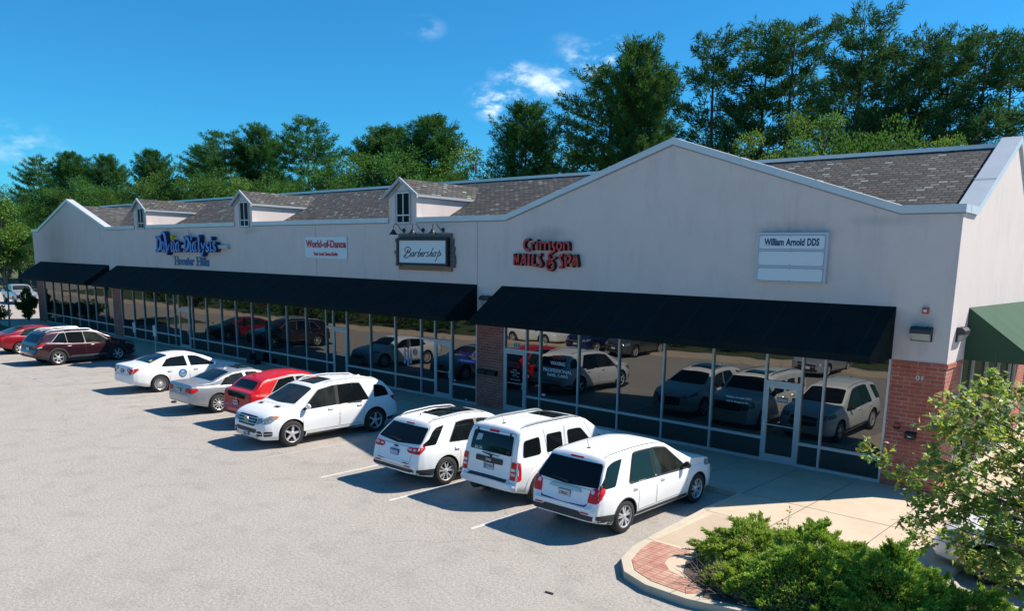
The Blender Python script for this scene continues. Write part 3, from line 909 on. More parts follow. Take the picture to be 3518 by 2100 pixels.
# --- dental directory sign
S = thing('directory_sign', 'pale three-panel wall sign with navy dentist lettering on top and two blank panels', 'sign', (-8.98, -.12, 5.08))
mb = MB(); mb.box(-9.90, -7.97, -.14, -.001, 5.08, 6.37); mb.build('cabinet', CAB, S)
for k, (z0, z1) in enumerate(((5.95, 6.29), (5.52, 5.88), (5.12, 5.44))):
    mb = MB(); mb.box(-9.84, -8.05, -.153, -.143, z0, z1, 0)
    mb.box(-9.86, -8.03, -.146, -.1405, z0 - .02, z1 + .02, 1)
    for x in (-9.81, -8.94, -8.08):
        for z in (z0 + .02, z1 - .02): mb.box(x - .008, x + .008, -.158, -.153, z - .008, z + .008, 2)
    o = mb.build('panel', [WHITE, pm('panel_shadow_gap', (.25, .28, .36), .6), BLACK], S)
letters('lettering', 'William', -9.70, -9.15, 6.03, 6.22, .154, .158, [NAVY, NAVY], S, .035)
letters('lettering', 'Arnold', -9.09, -8.58, 6.03, 6.22, .154, .158, [NAVY, NAVY], S, .035)
letters('lettering', 'DDS', -8.51, -8.19, 6.03, 6.22, .154, .158, [NAVY, NAVY], S, .035)

# --- dialysis sign
S = thing('dialysis_sign', 'dark blue channel-letter clinic sign with a swooping V and yellow star, smaller line below', 'sign', (-44, -.1, 4.8))
d0, d1 = .05, .30
DL = layout((-47.315, .0040006, -.00026667, -1.9364e-7, 4.6954e-8), (6.8763, -3.3418e-5, -.0017095, -6.3503e-10, 8.724e-8))
BM = [BLUE, BLUES]
def G_(name, st, w=.15): return glyphs(name, st, w, DL, d0, d1, BM, S)
def gd(x): G_('letter_d', [[(x, 330), (x - 5, 770)], [(x - 55, 330), (x + 30, 340, .8), (x + 105, 430, 1.3), (x + 115, 560, 1.5), (x + 90, 690, 1.2), (x + 20, 765, .8), (x - 55, 775)]], .17)
def ga(x): G_('letter_a', [[(x + 85, 515), (x + 80, 740), (x + 105, 785, .8), (x + 130, 730, .5)], [(x + 85, 530, .8), (x + 40, 510, .9), (x, 600, 1.3), (x, 720, 1.2), (x + 40, 790, .9), (x + 80, 740, .8)]], .125)
def gi(x): G_('letter_i', [[(x - 20, 530, .7), (x + 10, 520), (x + 5, 740), (x + 30, 795, .8), (x + 65, 730, .5)]], .14)
def gs(x): G_('letter_s', [[(x + 75, 560, .9), (x + 45, 515), (x + 5, 550, 1.2), (x + 20, 630, 1.4), (x + 70, 700, 1.4), (x + 60, 780), (x + 10, 790), (x - 10, 720, .9)]], .11)
gd(180); ga(330)
G_('letter_v', [[(275, 320, .7), (310, 220, .9), (370, 185, 1.4), (420, 270, 1.9), (460, 450, 1.7), (495, 680, 1.5), (515, 920, 1.0)], [(515, 900, .9), (545, 720, .8), (585, 560, .6)]], .13)
gi(645)
G_('letter_t', [[(730, 420, .7), (722, 740), (745, 795, .8), (785, 730, .5)], [(690, 555), (770, 540)]], .14)
ga(800)
gd(1095); gi(1270); ga(1350)
G_('letter_l', [[(1515, 325, .7), (1550, 325), (1545, 740), (1570, 795, .8), (1605, 730, .5)]], .17)
G_('letter_y', [[(1625, 520), (1690, 760)], [(1745, 520, .7), (1690, 760), (1665, 900, .9), (1635, 930), (1615, 890, .9)]], .13)
gs(1790); gi(1925); gs(2020)
for u, v in ((1300, 380), (1945, 370)):
    cx, cz = DL(u, v)
    mb = MB(); mb.lathe([(0, -d1), (.10, -d1), (.10, -d0)], (cx, 0, cz), 'y', 12)
    o = mb.build('letter_dot', BM, S); faceside(o)
mb = MB(); star = []
cx, cz = DL(650, 335)
for k in range(10):
    an = math.pi / 2 + k * math.pi / 5; r = (.17 if k % 2 == 0 else .06)
    star.append((cx + r * math.cos(an) * .8, cz + r * math.sin(an) * 1.1))
mb.prism(star, 'y', -.31, -.1)
mb.build('star_emblem', YEL, S)
mb = MB(); mb.box(-46.9, -38.9, -.17, -.001, 5.72, 5.90); mb.build('mounting_rail', pm('raceway', (.46, .43, .43), .6), S)
HL = layout((-47.963, .0040607, -.00027333, -1.9884e-7, 4.8225e-8), (6.9106, -2.9343e-5, -.0017523, -3.3555e-9, 9.031e-8))
mb = MB()
def hs(body, u0, u1, vt, vb):
    (x0, zt), (x1, _) = HL(u0, vt), HL(u1, vt); zb = HL(u0, vb)[1]
    put_text(mb, body, FX, x0, x1, zb, zt, .01, .04, 0, .03)
for word, u0, u1, vt, vb, us in (('Hoosier', 755, 1395, 965, 1245, (775, 845)), ('Hills', 1480, 1880, 980, 1275, (1500, 1580))):
    mb = MB(); hs(word, u0, u1, vt, vb)
    for u in us:
        for v in (968, 1240):
            x, z = HL(u, v + (u - 775) * .03); mb.box(x - .12, x + .12, -.041, -.012, z - .02, z + .02)
    mb.build('small_word', pm('flat_blue', (.05, .13, .27), .6), S)

# --- dance banner
S = thing('dance_banner', 'white vinyl banner with red dance studio lettering fixed flat on the stucco', 'banner', (-30.4, -.02, 5.36))
mb = MB()
vs = []; n = 16
for i in range(n + 1):
    f = i / n; x = -32.03 + 3.2 * f
    for j in range(5):
        g = j / 4
        vs.append((x, -.02 - .012 * math.sin(f * 9 + g * 2) ** 2, 5.385 - .028 * f + (6.315 - 5.385 + .02 * f) * g))
mb.add(vs, [(i * 5 + j, (i + 1) * 5 + j, (i + 1) * 5 + j + 1, i * 5 + j + 1) for i in range(n) for j in range(4)])
mb.build('sheet', WHITE, S, fixn=False, smooth=60)
mb = MB()
put_text(mb, 'World-of-Dance', FX, -31.95, -28.90, 5.83, 6.17, .037, .041, 0, .035)
put_text(mb, 'Your Local Dance Studio', FX, -31.38, -29.5, 5.49, 5.66, .037, .041, 0, .03)
mb.build('lettering', pm('banner_red', (.45, .03, .05), .6), S)
mb = MB()
for x in (-31.98, -31.2, -30.4, -29.6, -28.88):
    for z in (5.40, 6.29): mb.box(x - .012, x + .012, -.04, -.02, z - .012, z + .012)
mb.build('grommet', ALU, S)

# --- barbershop sign
S = thing('barbershop_sign', 'white sign with black handwritten lettering, black frame and weathered wood planks', 'sign', (-23.9, -.15, 5.02))
WOOD = pm('weathered_wood', (.085, .085, .09), .9, noise=((.17, .155, .145), 6, (.6, 1, 5)), bump=(14, .5, .02))
WOODT = pm('tan_wood', (.22, .12, .055), .85, noise=((.30, .20, .12), 5, (.5, 1, 4)), bump=(14, .5, .02))
r3 = random.Random(5)
z = 5.16; k = 0
while z < 6.2:
    e0, e1 = r3.uniform(-.07, .05), r3.uniform(-.07, .06)
    mb = MB(); mb.box(-25.50 + e0, -25.18, -.075, -.002, z + .003, z + .15); mb.build('plank', WOOD, S)
    mb = MB(); mb.box(-22.35, -22.06 + e1, -.075, -.002, z + .003, z + .15)
    mb.build('plank', WOOD, S); z += .153
mb = MB(); mb.box(-25.30, -22.2, -.08, -.002, 6.26, 6.41); mb.build('plank', WOOD, S)
mb = MB(); mb.box(-25.30, -22.2, -.08, -.002, 5.02, 5.155); o = mb.build('plank', WOODT, S); o['label'] = 'tan bottom plank'
mb = MB()
x0, x1, z0, z1 = -25.22, -22.27, 5.20, 6.25
for a, b_, c, e in ((x0, x0 + .10, z0, z1), (x1 - .10, x1, z0, z1), (x0 + .10, x1 - .10, z0, z0 + .10), (x0 + .10, x1 - .10, z1 - .10, z1)):
    mb.box(a, b_, -.22, -.08, c, e)
mb.build('frame', BLACK, S)
mb = MB(); mb.box(x0 + .10, x1 - .10, -.19, -.08, z0 + .10, z1 - .10); mb.build('panel', WHITE, S)
mb = MB()
sx = layout((-25.658, .0022276, -3.0841e-5, -9.1755e-8, 1.7385e-8), (6.7868, -2.3444e-5, -.0013787, -9.6613e-10, 5.8759e-8))
def ST(pts, w=.034): stroke(mb, [sx(*p[:2]) + ((p[2],) if len(p) > 2 else ()) for p in pts], w, .191, .196)
ST([(440, 775), (415, 740), (425, 690), (490, 650), (560, 670), (580, 720), (540, 780), (490, 805)]); ST([(490, 800), (560, 810), (572, 860), (530, 920), (440, 955), (390, 935), (390, 900), (430, 880)])
ST([(520, 705, 1.4), (470, 810, 1.4), (420, 915, 1.2)], .036)
ST([(675, 800), (630, 810), (590, 880), (600, 915), (650, 870), (680, 810), (655, 900), (670, 910)])
ST([(720, 795), (705, 860), (690, 920)]); ST([(700, 860), (740, 805), (780, 800)])
ST([(870, 690), (820, 790), (775, 920)]); ST([(790, 880), (830, 820), (860, 830), (840, 890), (780, 930)])
ST([(880, 865), (920, 840), (935, 805), (905, 800), (875, 850), (880, 910), (935, 890)])
ST([(975, 800), (955, 860), (940, 920)]); ST([(955, 860), (995, 805), (1030, 800)])
ST([(1105, 790), (1060, 800), (1050, 830), (1085, 870), (1060, 910), (1010, 915)])
ST([(1225, 675), (1180, 760), (1120, 880), (1100, 925)]); ST([(1120, 880), (1175, 815), (1195, 830), (1165, 905), (1200, 905)])
ST([(1290, 800), (1250, 810), (1215, 870), (1235, 910), (1280, 880), (1300, 810), (1340, 800)])
ST([(1410, 730), (1360, 850), (1310, 980), (1278, 1058)]); ST([(1350, 840), (1400, 800), (1430, 820), (1410, 880), (1360, 905)]); ST([(1400, 870), (1450, 865)])
mb.build('lettering', BLACK, S)

# --- gooseneck lamps
IRON = pm('lamp_iron', (.022, .032, .038), .45, .3)
g = None
for i, (x, lab) in enumerate(((-25.03, 'black gooseneck barn lamp over the left end of the wood-framed sign'), (-23.88, 'black gooseneck barn lamp over the middle of the wood-framed sign'), (-22.73, 'black gooseneck barn lamp over the right end of the wood-framed sign'))):
    if g is None:
        g = thing('gooseneck_lamp', lab, 'lamp', (x, 0, 6.54), 0, 'barn lamps over the wood-framed sign')
        mb = MB(); mb.lathe([(0, -.05), (.07, -.05), (.085, -.03), (.085, 0)], (0, 0, 0), 'y', 14); mb.build('wall_plate', IRON, g, 40, local=True)
        mb = MB(); pts = []
        for p in [(0, -.04, 0), (0, -.12, 0), (0, -.2, .06), (0, -.3, .19), (0, -.4, .24), (0, -.5, .19), (0, -.53, .08), (0, -.53, .0)]: pts.append(p)
        mb.tube(pts, .014, 8); mb.build('arm', IRON, g, 60, local=True)
        mb = MB()
        mb.lathe([(.0, 0.02), (.05, .02), (.06, -.02), (.08, -.06), (.17, -.15), (.20, -.17), (.19, -.17), (.05, -.06), (0, -.05)], (0, -.53, -.01), 'z', 20)
        mb.build('shade', IRON, g, 50, local=True)
    else:
        c = copy_tree(g); c.location = (x, 0, 6.54); c['label'] = lab

# --- wall packs, alarm, boxes
LENS = pm('lamp_lens', (.38, .40, .38), .2, spec=.6)
BRZ = pm('bronze_housing', (.035, .037, .042), .45, .2)
wp = thing('wall_pack_light', 'bronze wall light with ribbed lens on the shaded corner above the 01 column', 'lamp', (-5.54, 0, 3.8))
mb = MB(); mb.prism([(0, .35), (-.12, .35), (-.2, .28), (-.2, .19), (-.05, .17), (0, .17)], 'x', -.24, .24); mb.box(-.24, .24, -.04, 0, 0, .17)
mb.box(-.16, -.11, -.12, -.08, .35, .365); mb.box(.11, .16, -.12, -.08, .35, .365)
mb.build('housing', BRZ, wp, local=True)
mb = MB(); mb.prism([(-.04, .165), (-.19, .185), (-.10, .03), (-.04, .015)], 'x', -.21, .21); mb.build('lens', LENS, wp, local=True)
w2 = copy_tree(wp); w2['label'] = 'wall light turned in profile on the sunlit side wall beside the paler side awning'
w2.location = (-4.92, .74, 3.8); w2.rotation_euler = (0, 0, rad(90))
for o_ in (wp, w2): o_['group'] = 'wall lights near the building corner'
w3 = copy_tree(wp); w3['label'] = 'wall light half hidden behind the right awning beside the wall joint'; w3.location = (-20.36, 0, 3.86)
w3['group'] = 'wall lights near the building corner'
a = thing('fire_alarm_strobe', 'small red fire alarm strobe on the stucco above the wall light', 'alarm', (-5.51, 0, 4.46))
mb = MB(); mb.box(-.07, .07, -.06, 0, 0, .15); mb.build('housing', pm('alarm_red', (.45, .06, .05), .5), a, local=True)
mb = MB(); mb.box(-.035, .035, -.085, -.06, .04, .1); mb.build('lens', WHITE, a, local=True)
n1 = thing('unit_number', 'white painted 01 on the brick corner column', 'number', (-5.5, 0, 2.85))
mb = MB(); put_text(mb, '01', FX, -5.585, -5.42, 2.855, 2.97, .001, .006, 0, .02); mb.build('digits', pm('chalk_white', (.6, .58, .58), .8), n1)
a = thing('key_box', 'small red and black key box on the brick corner column', 'key box', (-5.9, 0, 1.6))
mb = MB(); mb.box(-.07, .07, -.06, .0, 0, .07); mb.build('lower_case', BLACK, a, local=True)
mb = MB(); mb.box(-.07, .07, -.065, .0, .07, .12); mb.build('upper_case', pm('alarm_red', (0, 0, 0)), a, local=True)
def mailbox(x, z, w_, lab, grp=None):
    a = thing('mailbox', lab, 'mailbox', (x, 0, z), 0, grp)
    mb = MB(); mb.prism([(-.0, 0), (-.15, 0), (-.15, .12), (-.0, .17)], 'x', -w_ / 2, w_ / 2); mb.build('case', BLACK, a, local=True)
    mb = MB(); mb.prism([(.0, .175), (-.165, .125), (-.165, .105), (-.0, .155)], 'x', -w_ / 2 - .01, w_ / 2 + .01); mb.build('lid', IRON, a, local=True)
    return a
m1 = mailbox(-5.55, 1.40, .24, 'black mailbox on the brick corner column below the 01')
mb = MB(); mb.box(-.04, .04, -.152, -.15, .05, .075); mb.build('sticker', VIN, m1, local=True)
mailbox(-20.53, 1.36, .42, 'left one of two black mailboxes on the brick column by door 161', 'mailboxes by door 161')
mailbox(-20.02, 1.36, .42, 'right one of two black mailboxes on the brick column by door 161', 'mailboxes by door 161')

# --- lettering on the glass
def decal(name, lab, body_list, mat, cat='window lettering', bold=.02, y=.0, shear=0):
    """letters stuck on the panes, one part per line"""
    t_ = thing(name, lab, cat, (body_list[0][1], 0, body_list[0][3]))
    for (s_, x0, x1, z0, z1) in body_list:
        mb = MB(); put_text(mb, s_, FX, x0, x1, z0, z1, -.042 + y, -.039 + y, 0, bold, shear)
        mb.build('text_line', mat, t_)
    return t_
decal('window_lettering', 'white WAXING PROFESSIONAL NAIL CARE lettering on the glass', [('WAXING', -17.33, -16.68, 2.02, 2.15), ('PROFESSIONAL', -17.65, -16.38, 1.77, 1.89), ('NAIL CARE', -17.45, -16.55, 1.62, 1.73)], VIN)
decal('window_lettering', 'small white dentist name and street address on the glass', [('William Arnold, DDS', -10.66, -9.86, 1.76, 1.83), ('167 S. Kingston Dr.', -10.62, -9.92, 1.63, 1.70)], VIN, bold=.01)
decal('window_lettering', 'purple script lettering on the glass left of the two mailboxes', [("Angel's", -21.98, -21.0, 1.86, 2.12)], PURP, bold=.01, shear=.3)
mb = MB(); mb.box(-22.0, -20.98, .039, .041, 1.66, 1.80, 0); put_text(mb, 'AND BARBERSHOP', FX, -21.85, -21.1, 1.70, 1.76, -.038, -.036, 1, .02)
tag(mb.build('window_strip', [PURP, VIN]), 'purple strip reading AND BARBERSHOP on the glass', 'window lettering')
mb = MB(); mb.box(-19.06, -18.78, .034, .040, 2.45, 2.63, 0); put_text(mb, '161', FX, -19.04, -18.80, 2.47, 2.61, -.033, -.030, 1, .03)
tag(mb.build('door_number', [VIN, BLACK]), 'white 161 number plate on the glass over the red nail salon door', 'door number')
mb = MB(); put_text(mb, '153', FX, -22.88, -22.68, 2.46, 2.54, -.042, -.038, 0, .02)
tag(mb.build('door_number', VIN), 'small white number over the door left of the mailboxes', 'door number')
decal('door_lettering', 'dark red salon name and white opening hours on door 161', [('Crimson', -19.12, -18.75, 1.86, 1.94), ('NAILS & SPA', -19.18, -18.72, 1.76, 1.83)], VINR, y=.036)
decal('door_lettering', 'white opening hours on door 161', [('HOURS', -19.05, -18.88, 1.64, 1.67), ('Monday - Saturday', -19.16, -18.72, 1.57, 1.60), ('9:30 am - 7:30 pm', -19.16, -18.72, 1.53, 1.56), ('Sunday', -19.04, -18.86, 1.47, 1.50), ('12 pm - 5 pm', -19.1, -18.76, 1.42, 1.45), ('Walk-ins welcome', -19.18, -18.70, 1.30, 1.33)], VIN, y=.036)
mb = MB(); mb.box(-9.10, -8.78, .0, .004, 1.84, 1.97, 0); put_text(mb, 'OPEN', FX, -9.08, -8.80, 1.87, 1.94, .001, .004, 1, .02)
tag(mb.build('open_sign', [pm('dull_panel', (.10, .12, .14), .5), VIN]), 'dim OPEN sign on the dentist door', 'sign')
decal('open_lettering', 'dim red OPEN neon behind the waxing lettering', [('OPEN', -17.25, -16.75, 2.22, 2.36)], VINR)
mb = MB()
for (x, z, w_, h_) in ((-25.18, 1.25, .12, .75), (-24.98, 1.2, .13, .75), (-24.80, 1.3, .12, .6)):
    mb.prism([(x, z), (x + w_, z), (x + w_ * .6, z + h_), (x + w_ * .3, z + h_)], 'y', .037, .04, 0)
mb.prism([(-24.98, 1.9), (-24.86, 1.9), (-24.86, 2.25), (-24.98, 2.25)], 'y', .035, .038, 1)
tag(mb.build('window_graphic', [pm('decal_lilac', (.30, .30, .46), .5), VINR]), 'pale fan of scissors and barber pole painted on the glass', 'window graphic')
mb = MB()
for (x, z, w_, h_) in ((-18.36, 1.45, .04, .1), (-17.70, .90, .16, .07), (-22.18, .90, .09, .045), (-21.55, .24, .1, .04), (-26.6, .26, .08, .035)):
    mb.box(x, x + w_, .034, .04, z, z + h_)
tag(mb.build('window_stickers', VIN), 'tiny white stickers low on the shop glass', 'stickers')

# --- accessible parking signs seen from behind
for x, lean, lab in ((-43.8, .10, 'left sign post on the sidewalk edge, in front of the maroon car'), (-41.3, .06, 'right sign post on the sidewalk edge, behind the white sedan')):
    a = thing('sign_post', lab, 'sign', (x, -3.0, .14), 0, 'small sign posts at the sidewalk edge')
    mb = MB(); mb.tube([(0, 0, 0), (lean * .5, 0, 1.1), (lean, 0, 1.72)], .022, 8); mb.build('post', ALU, a, local=True)
    mb = MB(); mb.box(lean - .16, lean + .16, -.035, -.025, 1.13, 1.66); mb.build('plate', pm('sign_back', (.50, .56, .56), .5, .1), a, local=True)
# black box on the walk by the white sedan
a = thing('floor_box', 'low black box standing on the sidewalk against the glass beyond the white sedan', 'box', (-36.6, -.4, .14))
mb = MB(); mb.prism([(-.2, 0), (.2, 0), (.13, .5), (-.12, .5)], 'y', -.15, .15); mb.build('box_body', BLACK, a, local=True)
mb = MB(); mb.box(.2, .62, -.15, .15, 0, .22); mb.build('box_foot', BLACK, a, local=True)
# ------------------------------------------------------------------ vehicles
PW = pm('paint_white', (.80, .80, .80), .3, coat=.35)
PS = pm('paint_silver', (.37, .39, .42), .32, .45, coat=.4)
PR = pm('paint_red', (.58, .005, .007), .3, .1, coat=.35)
PMR = pm('paint_maroon', (.042, .010, .015), .25, .35, coat=1)
PDR = pm('paint_dark_red', (.26, .008, .018), .28, .2, coat=.5)
PB = pm('paint_blue', (.012, .03, .12), .25, .3, coat=1)
PG = pm('paint_grey', (.10, .105, .11), .28, .5, coat=1)
CARG = pm('car_glass', (.006, .008, .009), .03, spec=.28)
CARG2 = pm('car_glass_clear', (.030, .036, .032), .03, spec=.28, noise=((.008, .010, .010), 2.4))
BLK = pm('car_black', (.012, .013, .014), .5)
CLAD = pm('cladding', (.035, .037, .040), .7)
WELL = pm('wheel_well', (.006, .006, .006), .9)
TYRE = pm('tyre_rubber', (.022, .021, .020), .85)
RIM = pm('rim_alloy', (.60, .60, .61), .3, .4)
RIMD = pm('rim_dark', (.03, .03, .032), .5, .5)
CHR = pm('chrome', (.58, .57, .56), .32, .75)
RLENS = pm('red_lens', (.50, .006, .010), .22, spec=.35, noise=((.68, .02, .02), 9))
CLENS = pm('clear_lens', (.55, .57, .58), .1, spec=.8, coat=1)
HLENS = pm('headlight_lens', (.05, .06, .07), .1, .3, spec=.5, noise=((.42, .45, .48), 14))
AMB = pm('amber_lens', (.65, .20, .02), .2)
PLW = pm('plate_white', (.55, .57, .58), .5)
PLB = pm('plate_blue', (.12, .22, .42), .5)
SEAMM = pm('panel_gap', (.015, .015, .017), .7)

def lerp(tbl, y):
    if y <= tbl[0][0]: return tbl[0][1]
    for (a, p), (b, q) in zip(tbl, tbl[1:]):
        if y <= b: return p + (q - p) * (y - a) / (b - a) if b > a else q
    return tbl[-1][1]
def rounded(pts, r=.04, n=3):
    o = []
    N = len(pts)
    for i in range(N):
        p = Vector(pts[i]); a = Vector(pts[i - 1]); b = Vector(pts[(i + 1) % N])
        da, db = (a - p), (b - p)
        ra = min(r, da.length * .45); rb = min(r, db.length * .45)
        s = p + da.normalized() * ra; e = p + db.normalized() * rb
        for k in range(n + 1):
            t = k / n
            o.append(tuple(s * (1 - t) ** 2 + p * 2 * t * (1 - t) + e * t * t))
    return o
def grow(pts, d):
    A = sum(pts[i - 1][0] * pts[i][1] - pts[i][0] * pts[i - 1][1] for i in range(len(pts)))
    s = 1 if A > 0 else -1
    o = []
    N = len(pts)
    for i in range(N):
        a = Vector(pts[i - 1]); p = Vector(pts[i]); b = Vector(pts[(i + 1) % N])
        t = (b - a)
        if t.length < 1e-9: o.append(tuple(p)); continue
        t.normalize()
        o.append((p.x + t.y * d * s, p.y - t.x * d * s))
    return o

class Car:
    def __init__(c, name, label, cat, S, pos, rz=0, group='cars parked along the front of the shops'):
        c.S = S
        c.L, c.W, c.wr, c.ya, c.wb = S['L'], S['W'], S['wr'], S['ya'], S['wb']
        R_ = Matrix.Rotation(rz, 3, 'Z')
        p = Vector((pos[0], pos[1], 0)) - R_ @ Vector((0, c.ya - c.L / 2, 0))
        c.root = thing(name, label, cat, p, rz, group)
        c.paint = S['paint']
        c.body()
        c.wheels()
    def top(c, y): return (lerp(c.S['top'], y - .03) + 2 * lerp(c.S['top'], y) + lerp(c.S['top'], y + .03)) / 4
    def belt(c, y): return lerp(c.S['belt'], y)
    def body(c):
        S, L, W = c.S, c.L, c.W
        plan = S.get('plan') or [(0, .80), (.03, .87), (.10, .93), (.25, .975), (.5, 1), (L - .9, 1), (L - .45, .965), (L - .2, .90), (L - .07, .80), (L, .66)]
        bot = S.get('bot') or [(0, .42), (.15, .36), (.6, .24), (L - .6, .22), (L - .1, .26), (L, .32)]
        tum = S.get('tum', .28)
        ys = sorted(set([0, .015, .035, .06, .085, .11, .14, .17, .21, L, L - .015, L - .04, L - .07, L - .1, L - .14] + [round(.25 + .055 * i, 3) for i in range(int((L - .45) / .055))]))
        rings = []
        for y in ys:
            w = W * lerp(plan, y); zt = c.top(y); zb = min(c.belt(y), zt - .03); zl = lerp(bot, y)
            hb = zb - zl; h = zt - zb; x1 = .93 * w
            k = min(1, h / .4)
            P = [(0, zl), (.80 * w, zl), (.92 * w, zl + .02), (.965 * w, zl + .10 * hb), (.985 * w, zl + .25 * hb), (.995 * w, zl + .42 * hb), (w, zl + .58 * hb), (.995 * w, zl + .74 * hb), (.975 * w, zl + .89 * hb), (.952 * w, zl + .97 * hb), (x1, zb)]
            tk = tum * k + .1 * (1 - k)
            for f in (.2, .45, .7, .84): P.append((x1 - tk * f * h, zb + f * h))
            P += [(x1 - tk * .92 * h - .018 * k, zb + .92 * h), (x1 - tk * .97 * h - .06 * k - .02, zb + .97 * h), (x1 - tk * h - .13 * k - .08, zb + .992 * h + .004), (.45 * (x1 - tk * h), zb + h + .014), (0, zb + h + .018)]
            rings.append([(x, y, z) for x, z in P] + [(-x, y, z) for x, z in P[-2:0:-1]])
        n = len(rings[0])
        vs = [(x, y - L / 2, z) for r in rings for x, y, z in r]
        fs = [(i * n + k, i * n + (k + 1) % n, (i + 1) * n + (k + 1) % n, (i + 1) * n + k) for i in range(len(rings) - 1) for k in range(n)]
        fs += [tuple(range(n - 1, -1, -1)), tuple((len(rings) - 1) * n + k for k in range(n))]
        me = bpy.data.meshes.new('body'); me.from_pydata(vs, [], fs)
        bm = bmesh.new(); bm.from_mesh(me); bmesh.ops.recalc_face_normals(bm, faces=bm.faces); bm.to_mesh(me)
        bm2 = bm.copy(); bmesh.ops.triangulate(bm2, faces=bm2.faces)
        c.bvh = BVHTree.FromBMesh(bm2); bm.free(); bm2.free()
        me.materials.append(c.paint); me.materials.append(WELL)
        o = bpy.data.objects.new('body', me); col.objects.link(o)
        cm = MB()
        for ya in (c.ya, c.ya + c.wb):
            for s in (-1, 1):
                nn = 28; rr = c.wr + .05
                vs = [(s * xx, ya - L / 2 + rr * math.cos(2 * math.pi * k / nn), c.wr + .005 + rr * math.sin(2 * math.pi * k / nn)) for xx in (.55 * W, W + .2) for k in range(nn)]
                cm.add(vs, [(k, (k + 1) % nn, nn + (k + 1) % nn, nn + k) for k in range(nn)] + [tuple(range(nn)), tuple(range(2 * nn - 1, nn - 1, -1))], 1)
        cu = cm.build('cut', [c.paint, WELL])
        md = o.modifiers.new('b', 'BOOLEAN'); md.operation = 'DIFFERENCE'; md.object = cu; md.solver = 'EXACT'
        dg = bpy.context.evaluated_depsgraph_get(); dg.update()
        me2 = bpy.data.meshes.new_from_object(o.evaluated_get(dg))
        o.modifiers.clear(); o.data = me2; me2.name = 'body'
        bpy.data.objects.remove(cu)
        me2.polygons.foreach_set('use_smooth', [True] * len(me2.polygons))
        me2.set_sharp_from_angle(angle=rad(33))
        o.parent = c.root
        c.bodyo = o
    def hit(c, side, a, b):
        L = c.L
        if side in 'RL':
            s = 1 if side == 'R' else -1
            o, d = Vector((3 * s, a - L / 2, b)), Vector((-s, 0, 0))
        elif side == 'B': o, d = Vector((a, -L / 2 - 3, b)), Vector((0, 1, 0))
        elif side == 'F': o, d = Vector((a, L / 2 + 3, b)), Vector((0, -1, 0))
        else: o, d = Vector((a, b - L / 2, 4)), Vector((0, 0, -1))
        h = c.bvh.ray_cast(o, d)
        return (h[0], d) if h[0] is not None else (None, d)
    def patch(c, name, side, outline, mat, e=.004, t=.015, parent=None, res=.09, label=None):
        bm = bmesh.new()
        vs = [bm.verts.new((p[0], p[1], 0)) for p in outline]
        bm.faces.new(vs)
        a0, a1 = min(p[0] for p in outline), max(p[0] for p in outline)
        b0, b1 = min(p[1] for p in outline), max(p[1] for p in outline)
        for ax, lo, hi in ((0, a0, a1), (1, b0, b1)):
            n = int((hi - lo) / res)
            for k in range(1, n + 1):
                v = lo + (hi - lo) * k / (n + 1)
                co = (v, 0, 0) if ax == 0 else (0, v, 0); no = (1, 0, 0) if ax == 0 else (0, 1, 0)
                bmesh.ops.bisect_plane(bm, geom=bm.verts[:] + bm.edges[:] + bm.faces[:], plane_co=co, plane_no=no)
        bmesh.ops.triangulate(bm, faces=bm.faces)
        d = None; miss = []; good = []
        for v in bm.verts:
            a, b = v.co.x, v.co.y
            h, d = c.hit(side, a, b)
            if h is None: miss.append((v, a, b)); continue
            v.co = h - d * e; good.append(v)
        for v, a, b in miss:      # slide a missed vertex onto the nearest part of the body
            L = c.L
            p = {'R': Vector((c.W, a - L / 2, b)), 'L': Vector((-c.W, a - L / 2, b)), 'B': Vector((a, -L / 2, b)), 'F': Vector((a, L / 2, b)), 'T': Vector((a, b - L / 2, 1.6))}[side]
            q = c.bvh.find_nearest(p)
            v.co = q[0] - d * e
        be = [x for x in bm.edges if x.is_boundary]
        r = bmesh.ops.extrude_edge_only(bm, edges=be)
        for v in r['geom']:
            if isinstance(v, bmesh.types.BMVert): v.co += d * t
        bmesh.ops.recalc_face_normals(bm, faces=bm.faces)
        me = bpy.data.meshes.new(name); bm.to_mesh(me); bm.free()
        me.materials.append(mat)
        me.polygons.foreach_set('use_smooth', [True] * len(me.polygons))
        me.set_sharp_from_angle(angle=rad(40))
        o = link_mesh(name, me, parent or c.root)
        if label: o['label'] = label
        return o
    def both(c, name, outline, mat, **k):
        return c.patch(name, 'R', outline, mat, **k), c.patch(name, 'L', outline, mat, **k)
    def pair(c, name, side, outline, mat, **k):
        m = [(-x, y) for x, y in outline]
        return c.patch(name, side, outline, mat, **k), c.patch(name, side, m, mat, **k)
    def mesh(c, name, mb, mat, parent=None, smooth=40):
        o = mb.build(name, mat, parent or c.root, smooth, local=True)
        return o
